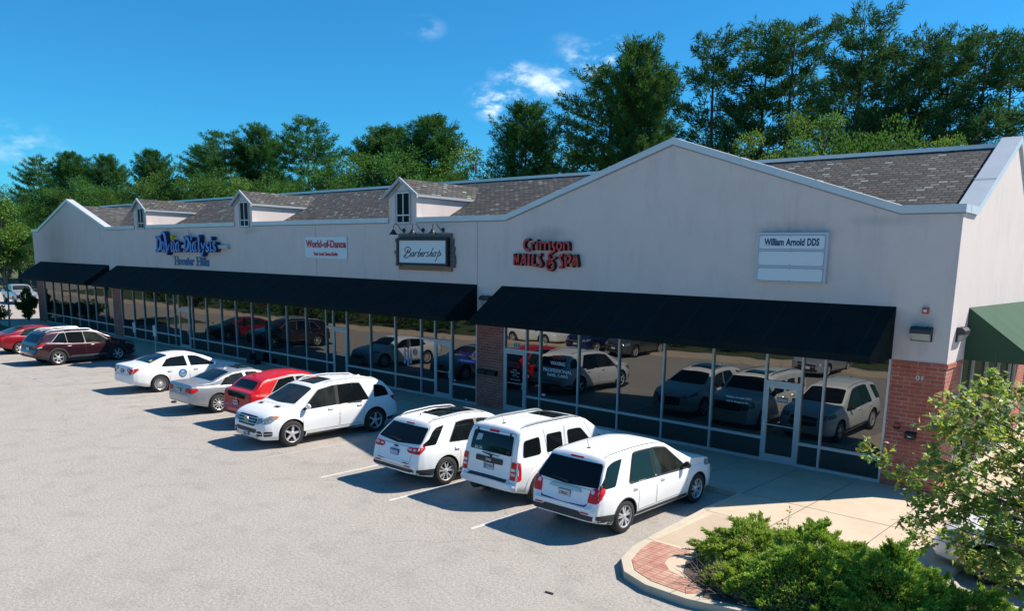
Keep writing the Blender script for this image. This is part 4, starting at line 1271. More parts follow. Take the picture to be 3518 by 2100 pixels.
    def wheels(c):
        S = c.S; r = c.wr; style = S.get('rim', '5'); W = c.W
        for ya in (c.ya, c.ya + c.wb):
            for s in (-1, 1):
                C0 = Vector((s * (W - .125), ya - c.L / 2, r))
                wd = .225
                mb = MB(); mb.lathe([(.0, -s * .02), (r * .5, -s * .02), (r * .6, s * .0), (r * .66, s * .09)], C0, 'x', 24)
                wo = c.mesh('wheel', mb, RIMD)
                mb = MB()
                mb.lathe([(r * .66, -wd / 2), (r * .88, -wd / 2), (r * .97, -wd * .42), (r, -wd * .3), (r, wd * .3), (r * .97, wd * .42), (r * .88, wd / 2), (r * .70, wd / 2), (r * .66, wd * .44)], C0, 'x', 36)
                c.mesh('tyre', mb, TYRE, wo)
                mb = MB(); f = s * wd * .44
                R0 = r * .665
                mb.lathe([(R0, f - s * .05), (R0, f), (R0 * .985, f + s * .008), (R0 * .93, f), (R0 * .92, f - s * .05)], C0, 'x', 32)
                mb.lathe([(0, f - s * .004), (.035, f - s * .004), (.06, f - s * .012), (.075, f - s * .03)], C0, 'x', 14)
                def spoke(an, w0, w1, bend=0):
                    ca, sa = math.cos(an), math.sin(an)
                    a2 = an + bend; cb, sb = math.cos(a2), math.sin(a2)
                    r0_, r1_ = .045, R0 * .95
                    q = []
                    for (rr, cc, ss, ww, dd) in ((r0_, ca, sa, w0, .012), (r1_, cb, sb, w1, .016)):
                        for sg in (-1, 1):
                            q.append((rr * cc - sg * ww / 2 * ss, rr * ss + sg * ww / 2 * cc, dd))
                    P = lambda u, v, dd: C0 + Vector((f - s * dd, u, v))
                    vs = [P(*q[0]), P(*q[1]), P(*q[3]), P(*q[2])]
                    vb = [v - Vector((s * .03, 0, 0)) for v in vs]
                    mb.add(vs + vb, [(0, 1, 2, 3), (4, 7, 6, 5), (0, 4, 5, 1), (1, 5, 6, 2), (2, 6, 7, 3), (3, 7, 4, 0)])
                ph = S.get('phase', .3)
                if style == '5':
                    for k in range(5): spoke(ph + k * 1.2566, .075, .05)
                elif style == '5d':
                    for k in range(5):
                        for b_ in (-.16, .16): spoke(ph + k * 1.2566 + b_ * .7, .04, .045, b_ * .7)
                elif style == '6':
                    for k in range(6): spoke(ph + k * 1.0472, .06, .045)
                elif style == '10':
                    for k in range(10): spoke(ph + k * .6283, .028, .036)
                elif style == '15':
                    for k in range(16): spoke(ph + k * .3927, .02, .022)
                elif style == 'y':
                    for k in range(5):
                        for b_ in (-.22, .22): spoke(ph + k * 1.2566 + b_ * .3, .035, .036, b_ * .9)
                c.mesh('rim', mb, RIM, wo)
    # composite details
    def glass_side(c, wins, gap=.115, lift=.02, trim=BLK, mats=None, doors=True, rnd=.035, tg=.022):
        L = c.L
        def outline(w_, g=gap, lf=lift):
            a0, a1, b1, b0 = w_
            n = max(2, int((b1 - a1) / .12))
            lo = [(a0, c.belt(a0) + lf), (b0, c.belt(b0) + lf)]
            upp = [(b1 + (a1 - b1) * k / n, c.top(b1 + (a1 - b1) * k / n) - g) for k in range(n + 1)]
            return lo, upp
        full = (wins[0][0], wins[0][1], wins[-1][2], wins[-1][3])
        lo, upp = outline(full)
        band = rounded(lo + upp, rnd)
        if trim: c.both('window_trim', grow(band, tg), trim, e=.0085)
        for i, w_ in enumerate(wins):
            lo, upp = outline(w_)
            m = (mats[i] if mats else CARG)
            c.both('window', rounded(lo + upp, rnd), m, e=.0135)
    def doors(c, ds, zlo=.40, handle=CHR, hz=.88, gap=.085):
        """ds: (y rear bottom, y rear top, y front top, y front bottom, handle y)"""
        for (a0, a1, b1, b0, hy) in ds:
            n = 4
            pts = [(a0, zlo), (b0, zlo), (b0 if b0 - b1 > .3 else b1, c.belt(b0) + .01)] + [(b1 + (a1 - b1) * k / n, c.top(b1 + (a1 - b1) * k / n) - gap) for k in range(n + 1)]
            if a1 - a0 > .15 or a0 < c.ya + c.wr:
                pts.append((a1, c.belt(a1)))
                pts = [(max(p[0], c.ya + c.wr + .09) if p[1] < .55 else p[0], p[1]) for p in pts]
            pts = rounded(pts, .05)
            for sd in 'RL':
                g = c.patch('door', sd, pts, SEAMM, e=.0012, t=.01, res=.14)
                d = c.patch('door_panel', sd, grow(pts, -.009), c.paint, e=.003, t=.006, parent=g, res=.14)
                h, dd = c.hit(sd, hy, hz)
                if h is not None:
                    s = 1 if sd == 'R' else -1
                    mb = MB(); x = h.x
                    mb.tube([(x, h.y - .09, hz), (x + s * .035, h.y - .07, hz), (x + s * .04, h.y + .07, hz + .005), (x, h.y + .09, hz + .005)], .014, 6)
                    c.mesh('door_handle', mb, handle, g)
    def mirrors(c, y, z, mat=None, r=(.085, .055, .075)):
        for s in (-1, 1):
            h, d = c.hit('R' if s > 0 else 'L', y, z)
            x = h.x if h is not None else s * c.W
            mb = MB(); yy = y - c.L / 2
            mb.blob((x + s * .13, yy, z + .05), r, 12, 8)
            mb.tube([(x - s * .02, yy, z), (x + s * .1, yy, z + .03)], .022, 6)
            c.mesh('side_mirror', mb, mat or c.paint)
    def plate(c, z, text, bg_=PLW, fg=NAVY, rear=True, frame=BLK, w_=.31, x=0):
        h, d = c.hit('B' if rear else 'F', x, z)
        y = h.y; s = -1 if rear else 1
        mb = MB(); a, b = sorted((y, y + s * .022)); mb.box(x - w_ / 2, x + w_ / 2, a, b, z - .08, z + .08, 0)
        a, b = sorted((y + s * .022, y + s * .026)); mb.box(x - w_ / 2 + .012, x + w_ / 2 - .012, a, b, z - .066, z + .066, 1)
        f = (lambda u, v, dd: (u, y - .026 - dd, v)) if rear else (lambda u, v, dd: (-u, y + .026 + dd, v))
        if text: put_text(mb, text, f, x - w_ * .38, x + w_ * .38, z - .035, z + .035, 0, .003, 2, .02)
        c.mesh('license_plate', mb, [frame, bg_, fg], smooth=0)
    def rails(c, y0, y1, x, mat=CHR, r=.018, lift=.045):
        for s in (-1, 1):
            pts = []
            for k in range(13):
                yy = y0 + (y1 - y0) * k / 12
                h, d = c.hit('T', s * x, yy)
                lf = lift * min(1, math.sin(math.pi * k / 12) * 4)
                pts.append((s * x, yy - c.L / 2, (h.z if h else 1.6) + lf))
            mb = MB(); mb.tube(pts, r, 8)
            c.mesh('roof_rail', mb, mat)
    def wiper(c, z0, z1, x0, x1):
        a, _ = c.hit('B', x0, z0); b, _ = c.hit('B', x1, z1)
        mb = MB(); mb.tube([a + Vector((0, -.03, 0)), (a + b) / 2 + Vector((0, -.03, .012)), b + Vector((0, -.02, 0))], [.016, .011, .006], 6)
        c.mesh('rear_wiper', mb, BLK)
    def antenna(c, y, fin=False, h=.22, mat=None):
        p, _ = c.hit('T', 0, y)
        mb = MB()
        if fin: mb.add([p + Vector((0, -.09, -.003)), p + Vector((-.03, .09, -.01)), p + Vector((.03, .09, -.01)), p + Vector((0, -.08, .06)), p + Vector((0, -.02, .045))], [(0, 1, 4, 3), (0, 3, 4, 2), (1, 2, 4)])
        else: mb.blob(p, (.04, .06, .014), 10, 5); mb.tube([p, p + Vector((0, -.08, h))], [.006, .003], 5)
        c.mesh('roof_antenna', mb, mat or (c.paint if fin else BLK))
    def arcs(c, mat, r0=.045, r1=.105, x0=-.25, x1=3.4):
        for ya in (c.ya, c.ya + c.wb):
            n = 16
            o_ = [(ya + (c.wr + r1) * math.cos(x0 + (x1 - x0) * k / n), c.wr + (c.wr + r1) * math.sin(x0 + (x1 - x0) * k / n)) for k in range(n + 1)]
            i_ = [(ya + (c.wr + r0) * math.cos(x0 + (x1 - x0) * k / n), c.wr + (c.wr + r0) * math.sin(x0 + (x1 - x0) * k / n)) for k in range(n + 1)]
            for sd in 'RL':
                c.patch('wheel_arch_trim', sd, o_ + i_[::-1], mat, e=.012, t=.02, res=.3)
    def text(c, name, body, side, a0, a1, z0, z1, mat, e=.008, shear=0, bold=.01):
        am = (a0 + a1) / 2; zm = (z0 + z1) / 2
        h, d = c.hit(side, am, zm)
        mb = MB()
        if side == 'B': f = lambda u, v, dd: (u, (c.hit('B', u, v)[0] or h).y - e - dd, v)
        elif side == 'R': f = lambda u, v, dd: ((c.hit('R', u, v)[0] or h).x + e + dd, u - c.L / 2, v)
        elif side == 'F': f = lambda u, v, dd: (-u, (c.hit('F', -u, v)[0] or h).y + e + dd, v)
        put_text(mb, body, f, a0, a1, z0, z1, 0, .004, 0, bold, shear)
        c.mesh(name, mb, mat, smooth=0)

def rect(a0, a1, b0, b1, r=.02): return rounded([(a0, b0), (a1, b0), (a1, b1), (a0, b1)], r)

# --- 1: older white crossover beside the kerb
S1 = dict(L=4.77, W=.92, wr=.355, ya=.98, wb=2.86, rim='5d', phase=.35, paint=PW, tum=.27,
          top=[(0, .66), (.05, .72), (.10, .76), (.12, .98), (.17, 1.08), (.30, 1.28), (.48, 1.53), (.52, 1.60), (.75, 1.65), (1.6, 1.69), (2.3, 1.67), (2.75, 1.60), (3.15, 1.38), (3.58, 1.14), (3.72, 1.11), (4.3, 1.03), (4.55, .95), (4.68, .84), (4.77, .70)],
          belt=[(0, 1.06), (.9, 1.05), (1.6, 1.00), (3.5, .95), (4.1, .94), (4.77, .8)])
c = Car('parked_suv', 'older white crossover nearest the kerb ramp, chrome bar over its wheelchair plate', 'suv', S1, (-9.79, -7.27))
c.glass_side([(.12, .38, 1.02, .66)], trim=None, rnd=.03, gap=.12, lift=.0)
c.glass_side([(1.16, 1.44, 2.04, 2.08), (2.16, 2.12, 2.66, 3.36)], gap=.12, lift=.0, mats=[CARG, CARG2], trim=BLK, tg=.028)
c.doors([(1.14, 1.46, 2.07, 2.10, 1.35), (2.12, 2.09, 2.64, 3.34, 2.38)], handle=PW, hz=.90)
c.patch('rear_window', 'B', rounded([(-.80, 1.09), (0, 1.05), (.80, 1.09), (.68, 1.51), (-.68, 1.51)], .05), CARG, e=.008)
c.patch('tailgate', 'B', rounded([(-.60, .70), (.60, .70), (.66, 1.04), (-.66, 1.04)], .06), SEAMM, e=.001, t=.006)
c.patch('tailgate_panel', 'B', rounded([(-.592, .708), (.592, .708), (.652, 1.032), (-.652, 1.032)], .06), PW, e=.004, t=.006)
c.patch('brake_light', 'B', rect(-.17, .17, 1.545, 1.575, .01), RLENS, e=.012)
c.patch('chrome_bar', 'B', rounded([(-.42, .955), (.42, .955), (.38, 1.02), (-.38, 1.02)], .02), pm('bar_chrome', (.42, .44, .46), .3, .5), e=.03, t=.035)
c.plate(.865, 'D963C', PLW, NAVY, frame=pm('plate_frame_grey', (.25, .25, .2), .5))
c.text('model_badge', 'EQUINOX LS', 'B', .30, .56, .735, .758, CHR)
c.pair('taillight', 'B', rounded([(.60, .79), (.84, .79), (.90, .93), (.88, 1.08), (.74, 1.10), (.63, 1.02)], .05), RLENS, e=.014, t=.03)
c.both('taillight_side', rounded([(.02, .82), (.14, .84), (.30, 1.00), (.36, 1.09), (.10, 1.11), (.03, 1.0)], .04), RLENS, e=.010, t=.02)
c.pair('reverse_light', 'B', rounded([(.66, .97), (.74, .97), (.74, 1.05), (.66, 1.05)], .035, 4), CLENS, e=.019)
c.patch('bumper_step', 'T', rounded([(-.58, .025), (.58, .025), (.56, .07), (-.56, .07)], .01), CLAD, e=.006)
c.patch('lower_bumper', 'B', rounded([(-.78, .30), (.78, .30), (.78, .55), (.5, .55), (.45, .60), (-.45, .60), (-.5, .55), (-.78, .55)], .03), CLAD, e=.012, t=.03)
c.both('lower_bumper_side', [(.02, .34), (.55, .30), (.58, .50), (.3, .53), (.02, .55)], CLAD, e=.010)
c.pair('reflector', 'B', rect(.50, .70, .575, .60, .01), RLENS, e=.018)
c.both('sill_trim', [(1.42, .24), (3.38, .24), (3.38, .36), (1.42, .36)], CLAD, e=.012)
c.both('headlight', rounded([(4.15, .86), (4.62, .80), (4.62, .90), (4.25, .99)], .04), HLENS, e=.01)
c.pair('headlight_front', 'F', rounded([(.45, .78), (.76, .80), (.76, .93), (.48, .90)], .04), HLENS, e=.01)
c.patch('grille', 'F', rounded([(-.40, .55), (.40, .55), (.42, .84), (-.42, .84)], .05), BLK, e=.01)
c.patch('grille_bar', 'F', rect(-.42, .42, .68, .73, .01), CHR, e=.02)
c.mirrors(3.22, 1.00, BLK, (.095, .06, .08))
c.arcs(CLAD, .035, .055, -.1, 3.25)
c.patch('windshield', 'T', rounded([(-.60, 2.86), (.60, 2.86), (.74, 3.52), (0, 3.60), (-.74, 3.52)], .06), CARG, e=.008)
c.wiper(1.10, 1.14, .06, -.42); c.antenna(.86)
for s in (-1, 1):
    mb = MB(); pts = []
    for k in range(12):
        yy = .60 + 2.15 * k / 11; h, _ = c.hit('T', s * .60, yy); pts.append(h + Vector((0, 0, .002)))
    mb.tube(pts, .009, 5); c.mesh('roof_strip', mb, BLK)
for s in ('R', 'L'):
    pass

# --- 2: boxy white suv
S2 = dict(L=4.49, W=.92, wr=.37, ya=.92, wb=2.695, rim='5d', phase=.6, paint=PW, tum=.14,
          plan=[(0, .86), (.03, .91), (.10, .955), (.2, .975), (.5, 1), (3.7, 1), (4.1, .96), (4.35, .90), (4.49, .82)],
          top=[(0, .56), (.03, .60), (.13, .61), (.15, 1.02), (.19, 1.15), (.26, 1.45), (.34, 1.68), (.42, 1.75), (1.1, 1.79), (2.3, 1.78), (2.75, 1.72), (3.0, 1.55), (3.38, 1.22), (3.5, 1.20), (4.2, 1.11), (4.36, 1.02), (4.46, .88), (4.49, .7)],
          belt=[(0, 1.10), (2.4, 1.09), (3.3, 1.06), (4.49, 1.0)])
c = Car('parked_suv', 'boxy white suv with stickers on its rear glass and a black bar over its plate', 'suv', S2, (-12.40, -6.95))
c.glass_side([(.38, .44, .94, .97)], trim=None, gap=.24, lift=.05, rnd=.07)
c.glass_side([(1.18, 1.20, 1.72, 1.74)], trim=None, gap=.23, lift=.05, rnd=.06)
c.glass_side([(1.96, 1.94, 2.45, 2.86)], trim=None, gap=.23, lift=.05, rnd=.06)
c.doors([(1.32, 1.10, 1.82, 1.84, 1.32), (1.86, 1.84, 2.62, 3.02, 2.05)], hz=.98, gap=.10, zlo=.45)
c.patch('tailgate', 'B', rounded([(-.68, .64), (.68, .64), (.67, 1.66), (-.67, 1.66)], .05), SEAMM, e=.001, t=.006)
c.patch('tailgate_panel', 'B', rounded([(-.672, .648), (.672, .648), (.662, 1.652), (-.662, 1.652)], .05), PW, e=.004, t=.006)
c.patch('rear_window', 'B', rounded([(-.66, 1.17), (.66, 1.17), (.63, 1.60), (-.63, 1.60)], .05), CARG, e=.010)
c.patch('brake_light', 'B', rect(-.15, .15, 1.625, 1.675, .01), RLENS, e=.02)
c.pair('hinge', 'B', rect(.50, .54, 1.54, 1.66, .01), BLK, e=.03)
c.patch('tailgate_bar', 'B', rect(-.42, .42, .94, 1.06, .01), CLAD, e=.03, t=.03)
c.text('maker_badge', 'Jeep', 'B', -.10, .08, .965, 1.045, CHR, e=.034)
c.plate(.865, 'VFD320', PLW, NAVY)
c.patch('plate_emblem', 'B', rect(-.14, -.08, .81, .92, .005), PLB, e=.034)
c.text('window_sticker', 'Salt Life', 'B', -.52, -.28, 1.19, 1.26, VIN, e=.015, shear=.3)
c.text('window_sticker', 'USA', 'B', .50, .60, 1.22, 1.28, VINR, e=.015)
c.patch('window_sticker', 'B', rounded([(-.52, 1.36), (-.34, 1.40), (-.32, 1.53), (-.48, 1.53)], .02), pm('pale_sticker', (.30, .42, .45), .4), e=.014)
c.pair('taillight', 'B', rect(.70, .84, .66, 1.06, .02), RLENS, e=.016, t=.03)
c.both('taillight_side', rect(.15, .26, .66, 1.06, .02), RLENS, e=.010)
c.pair('reverse_light', 'B', rect(.71, .83, .76, .82, .01), CLENS, e=.021); c.pair('reverse_light', 'B', rect(.71, .83, .86, .92, .01), CLENS, e=.021)
c.patch('bumper_step', 'T', rounded([(-.62, .02), (.62, .02), (.60, .10), (-.60, .10)], .02), CLAD, e=.006)
c.arcs(PW, .04, .14, -.2, 3.35)
c.rails(.55, 2.6, .60, pm('grey_rail', (.30, .33, .35), .4, .4), .022, .04)
c.patch('sunroof', 'T', rect(-.42, .42, 1.85, 2.55, .05), CARG, e=.006)
c.patch('windshield', 'T', rounded([(-.64, 2.84), (.64, 2.84), (.72, 3.32), (-.72, 3.32)], .05), CARG, e=.008)
c.both('headlight', rect(4.2, 4.42, .82, 1.02, .04), HLENS, e=.01)
c.patch('grille', 'F', rect(-.5, .5, .72, .98, .03), BLK, e=.01)
c.pair('headlight_front', 'F', rect(.52, .76, .76, .98, .06), HLENS, e=.01)
c.mirrors(2.98, 1.16, BLK, (.08, .06, .11)); c.antenna(.62)
a, _ = c.hit('B', 0, 1.10)
mb = MB(); mb.tube([a + Vector((.06, -.03, -.02)), a + Vector((.05, -.05, .02)), a + Vector((-.22, -.04, .05))], [.03, .018, .012], 6); mb.tube([a + Vector((-.2, -.05, .045)), a + Vector((.32, -.05, .03))], .009, 5); c.mesh('rear_wiper', mb, BLK)
mb = MB(); mb.box(-.03, .03, -2.27, -2.0, .33, .39); mb.box(-.35, .35, -2.1, -1.9, .30, .36); mb.lathe([(0, -2.2), (.13, -2.18), (.15, -2.05)], (-.42, 0, .40), 'y', 14); c.mesh('tow_hitch', mb, BLK)

# --- 3: newer white crossover with black sunroof
S3 = dict(L=4.65, W=.92, wr=.36, ya=.95, wb=2.725, rim='y', phase=.2, paint=PW, tum=.30,
          top=[(0, .62), (.05, .68), (.10, .90), (.16, 1.04), (.22, 1.10), (.42, 1.30), (.60, 1.47), (.62, 1.54), (.9, 1.60), (1.7, 1.65), (2.3, 1.62), (2.75, 1.54), (3.2, 1.30), (3.55, 1.11), (3.7, 1.07), (4.2, .98), (4.45, .90), (4.6, .78), (4.65, .66)],
          belt=[(0, 1.08), (.9, 1.07), (1.6, 1.0), (3.4, .93), (4.65, .8)])
c = Car('parked_suv', 'newer white crossover with panoramic black sunroof and silver roof rails', 'suv', S3, (-14.98, -7.52))
c.glass_side([(.17, .46, 1.0, .64)], trim=None, gap=.12, rnd=.03, lift=.0)
c.glass_side([(1.08, 1.42, 2.0, 2.04), (2.14, 2.10, 2.62, 3.2)], trim=CHR, gap=.135, mats=[CARG, CARG2], tg=.018)
c.doors([(1.05, 1.40, 2.05, 2.08, 1.32), (2.10, 2.07, 2.64, 3.26, 2.36)], hz=.90)
c.patch('rear_window', 'B', rounded([(-.80, 1.12), (0, 1.065), (.80, 1.12), (.68, 1.45), (-.68, 1.45)], .05), CARG, e=.008)
c.patch('brake_light', 'B', rect(-.15, .15, 1.475, 1.50, .01), RLENS, e=.012)
c.patch('tailgate', 'B', rounded([(-.60, .64), (.60, .64), (.60, .78), (.66, 1.03), (-.66, 1.03), (-.60, .78)], .06), SEAMM, e=.001, t=.006)
c.patch('tailgate_panel', 'B', rounded([(-.592, .648), (.592, .648), (.592, .782), (.652, 1.022), (-.652, 1.022), (-.592, .782)], .06), PW, e=.004, t=.006)
c.plate(.84, 'EDR 6578', PLB, VIN)
mb = MB(); h, _ = c.hit('B', 0, .985); mb.prism([(-.08, .97), (-.03, .97), (-.03, .955), (.03, .955), (.03, .97), (.08, .97), (.08, 1.0), (.03, 1.0), (.03, 1.015), (-.03, 1.015), (-.03, 1.0), (-.08, 1.0)], 'y', h.y - .012, h.y + .01); c.mesh('emblem', mb, BLK, smooth=0)
c.text('model_badge', 'PREMIER', 'B', .32, .54, .675, .695, CHR)
c.pair('taillight', 'B', rounded([(.42, .96), (.50, .90), (.84, .90), (.86, 1.06), (.60, 1.03), (.46, 1.01)], .03), RLENS, e=.014, t=.03)
c.pair('reverse_light', 'B', rounded([(.46, .965), (.58, .96), (.60, 1.0), (.48, .995)], .015), CLENS, e=.019); c.pair('reverse_light', 'B', rounded([(.64, .965), (.74, .96), (.76, 1.015), (.66, 1.01)], .015), CLENS, e=.019)
c.both('taillight_side', rounded([(.04, .92), (.14, .90), (.30, 1.02), (.34, 1.10), (.08, 1.04)], .02), RLENS, e=.010)
c.patch('lower_bumper', 'B', rounded([(-.76, .34), (.76, .34), (.76, .54), (-.76, .54)], .03), CLAD, e=.012, t=.03)
c.both('lower_bumper_side', [(.02, .40), (.52, .34), (.56, .50), (.02, .53)], CLAD, e=.010)
c.patch('bumper_chrome', 'B', rect(-.66, .66, .545, .565, .005), CHR, e=.02)
c.pair('reflector', 'B', rect(.45, .68, .58, .60, .01), RLENS, e=.018)
c.both('sill_trim', [(1.40, .24), (3.24, .24), (3.24, .38), (1.40, .38)], CLAD, e=.012)
c.rails(.70, 2.55, .56, CHR, .02, .05)
c.patch('sunroof', 'T', rounded([(-.42, 1.15), (.42, 1.15), (.44, 2.5), (-.44, 2.5)], .05), CARG, e=.006)
c.patch('windshield', 'T', rounded([(-.60, 2.84), (.60, 2.84), (.74, 3.46), (0, 3.53), (-.74, 3.46)], .06), CARG, e=.008)
c.both('headlight', rounded([(4.05, .84), (4.5, .80), (4.5, .87), (4.1, .93)], .02), HLENS, e=.01)
c.patch('grille', 'F', rounded([(-.45, .48), (.45, .48), (.50, .76), (-.50, .76)], .05), BLK, e=.01)
c.pair('headlight_front', 'F', rounded([(.50, .74), (.78, .76), (.78, .86), (.52, .82)], .02), HLENS, e=.01)
c.mirrors(3.12, 1.0, PW); c.wiper(1.12, 1.15, .08, -.40); c.antenna(.95, True)

# --- 4: white suv backed in, nose to the lot
S4 = dict(L=4.80, W=.965, wr=.385, ya=.98, wb=2.915, rim='5', phase=.5, paint=PW, tum=.29,
          plan=[(0, .80), (.03, .87), (.10, .93), (.25, .975), (.5, 1), (3.9, 1), (4.3, .975), (4.55, .92), (4.7, .84), (4.77, .76), (4.80, .68)],
          top=[(0, .66), (.05, .72), (.10, .95), (.18, 1.12), (.32, 1.30), (.55, 1.54), (.50, 1.58), (.8, 1.66), (1.7, 1.75), (2.4, 1.74), (2.95, 1.65), (3.35, 1.40), (3.78, 1.17), (3.95, 1.15), (4.35, 1.06), (4.6, .98), (4.7, .88), (4.78, .70), (4.80, .6)],
          belt=[(0, 1.12), (.8, 1.11), (1.6, 1.06), (3.5, 1.0), (4.8, .86)])
S4['top'] = [(0, .66), (.05, .72), (.10, .95), (.18, 1.12), (.32, 1.32), (.50, 1.55), (.56, 1.61), (.8, 1.67), (1.7, 1.75), (2.4, 1.74), (2.95, 1.65), (3.35, 1.42), (3.78, 1.17), (3.95, 1.15), (4.35, 1.07), (4.6, .98), (4.7, .90), (4.78, .72), (4.80, .6)]
c = Car('parked_suv', 'white luxury suv backed in, its chrome grille facing the open lot', 'suv', S4, (-21.13, -5.10), math.pi)
c.glass_side([(.42, .50, .92, .98)], trim=None, gap=.17, rnd=.05)
c.glass_side([(1.20, 1.44, 1.70, 1.76), (1.74, 1.72, 2.22, 2.26), (2.38, 2.34, 2.90, 3.50)], trim=BLK, gap=.13, mats=[CARG, CARG, CARG2])
c.doors([(1.30, 1.36, 2.28, 2.30, 1.55), (2.32, 2.28, 2.92, 3.55, 2.58)], hz=.97, handle=PW)
c.patch('windshield', 'T', rounded([(-.64, 3.04), (.64, 3.04), (.76, 3.70), (0, 3.79), (-.76, 3.70)], .06), CARG2, e=.008)
c.pair('windshield_post', 'T', [(.66, 3.0), (.69, 3.0), (.80, 3.66), (.775, 3.70)], PW, e=.012)
c.patch('sunroof', 'T', rect(-.42, .42, 2.20, 2.85, .05), CARG, e=.006)
c.rails(.72, 2.72, .60, pm('white_rail', (.62, .64, .65), .3, .2), .02, .045)
c.patch('hood_seam', 'T', [(-.74, 3.93), (.74, 3.93), (.74, 3.94), (-.74, 3.94)], SEAMM, e=.003)
c.pair('hood_vent', 'T', rounded([(.34, 4.02), (.56, 4.00), (.56, 4.12), (.34, 4.13)], .01), BLK, e=.006)
c.patch('grille', 'F', rounded([(-.42, .66), (.42, .66), (.50, .80), (.47, .93), (-.47, .93), (-.50, .80)], .04), BLK, e=.015)
for z in (.72, .80, .87): c.patch('grille_bar', 'F', rect(-.45, .45, z, z + .022, .005), CHR, e=.028, t=.02)
h, _ = c.hit('F', 0, .79)
mb = MB()
for k in range(3):
    a = math.pi / 2 + k * 2.0944; mb.prism([(.012 * math.cos(a + 1.57), .79 + .012 * math.sin(a + 1.57)), (.105 * math.cos(a), .79 + .105 * math.sin(a)), (.012 * math.cos(a - 1.57), .79 + .012 * math.sin(a - 1.57))], 'y', h.y + .03, h.y + .045)
mb.lathe([(.100, h.y + .025), (.100, h.y + .045), (.118, h.y + .045), (.118, h.y + .025)], (0, 0, .79), 'y', 24)
c.mesh('star_badge', mb, CHR, smooth=0)
c.pair('headlight', 'F', rounded([(.52, .72), (.76, .78), (.80, .92), (.54, .88)], .03), HLENS, e=.012, t=.02)
c.both('headlight_side', rounded([(4.28, .92), (4.52, .78), (4.76, .74), (4.74, .88), (4.5, .97)], .03), HLENS, e=.010)
c.both('amber_lamp', rounded([(4.24, .93), (4.36, .86), (4.46, .90), (4.42, .96)], .02), AMB, e=.013)
c.patch('lower_grille', 'F', rounded([(-.48, .46), (.48, .46), (.56, .58), (-.56, .58)], .03), BLK, e=.012)
c.pair('fog_vent', 'F', rounded([(.56, .38), (.76, .40), (.74, .54), (.58, .54)], .03), BLK, e=.012); c.pair('fog_bar', 'F', rect(.57, .75, .455, .475, .005), CHR, e=.02)
c.both('fog_vent_side', rounded([(4.5, .40), (4.72, .38), (4.72, .53), (4.5, .52)], .04), BLK, e=.010); c.both('fog_bar', rect(4.5, 4.72, .452, .472, .005), CHR, e=.018)
c.patch('bumper_chrome', 'F', rounded([(-.56, .33), (.56, .33), (.60, .38), (-.60, .38)], .01), CHR, e=.02)
c.plate(.43, 'KM 6401', PLB, VIN, rear=False)
c.both('sill_trim', [(1.45, .25), (3.42, .25), (3.42, .31), (1.45, .31)], BLK, e=.012); c.both('sill_chrome', [(1.45, .315), (3.42, .315), (3.42, .332), (1.45, .332)], CHR, e=.016)
c.both('taillight_side', rounded([(.06, .86), (.30, 1.00), (.38, 1.10), (.10, 1.12)], .02), RLENS, e=.010)
c.pair('taillight', 'B', rounded([(.55, .92), (.86, .90), (.86, 1.08), (.60, 1.05)], .03), RLENS, e=.012)
c.patch('rear_window', 'B', rounded([(-.70, 1.16), (.70, 1.16), (.62, 1.52), (-.62, 1.52)], .05), CARG, e=.008)
c.patch('lower_bumper', 'B', rounded([(-.74, .36), (.74, .36), (.74, .48), (-.74, .48)], .03), BLK, e=.012)
c.both('lower_bumper_side', [(.02, .38), (.5, .33), (.54, .43), (.02, .46)], BLK, e=.010)
c.mirrors(3.40, 1.08, PW, (.11, .065, .085)); c.antenna(.95, True)

# --- 5: bright red crossover with split rear glass
S5 = dict(L=4.40, W=.90, wr=.355, ya=.82, wb=2.67, rim='5d', paint=PR, tum=.32,
          top=[(0, .60), (.05, .66), (.09, .88), (.11, 1.12), (.16, 1.17), (.32, 1.20), (.40, 1.28), (.60, 1.46), (.55, 1.50), (.8, 1.58), (1.6, 1.68), (2.1, 1.66), (2.5, 1.58), (3.0, 1.30), (3.35, 1.11), (3.5, 1.08), (4.0, .99), (4.25, .88), (4.36, .76), (4.40, .62)],
          belt=[(0, 1.12), (.5, 1.08), (.95, 1.0), (3.3, .90), (4.4, .8)])
S5['top'] = [(0, .60), (.05, .66), (.09, .88), (.11, 1.14), (.16, 1.17), (.30, 1.19), (.38, 1.27), (.58, 1.46), (.60, 1.50), (.85, 1.58), (1.6, 1.68), (2.1, 1.66), (2.5, 1.58), (3.0, 1.30), (3.35, 1.11), (3.5, 1.08), (4.0, .99), (4.25, .88), (4.36, .76), (4.40, .62)]
c = Car('parked_suv', 'bright red crossover with split rear glass between the silver sedan and the white luxury suv', 'suv', S5, (-23.86, -7.05))
c.glass_side([(.80, 1.20, 1.74, 1.78), (1.86, 1.82, 2.36, 3.02)], trim=CHR, gap=.12, mats=[CARG, CARG2], tg=.018)
c.doors([(.98, 1.28, 1.78, 1.80, 1.2), (1.82, 1.79, 2.36, 3.06, 2.05)], handle=PR, hz=.92)
c.patch('rear_window', 'T', rounded([(-.60, .34), (.60, .34), (.54, .56), (-.54, .56)], .04), CARG, e=.012)
c.patch('lower_rear_window', 'B', rounded([(-.52, .95), (.52, .95), (.60, 1.12), (-.60, 1.12)], .03), CARG, e=.008)
c.pair('taillight', 'B', rounded([(.54, 1.00), (.84, .98), (.84, 1.12), (.60, 1.12)], .03), RLENS, e=.014, t=.03)
c.both('taillight_side', rounded([(.08, 1.0), (.35, 1.08), (.3, 1.14), (.10, 1.13)], .02), RLENS, e=.010)
c.plate(.80, 'HVN 52', PLW, BLK)
c.patch('lower_bumper', 'B', rounded([(-.72, .30), (.72, .30), (.72, .50), (-.72, .50)], .03), CLAD, e=.012, t=.03)
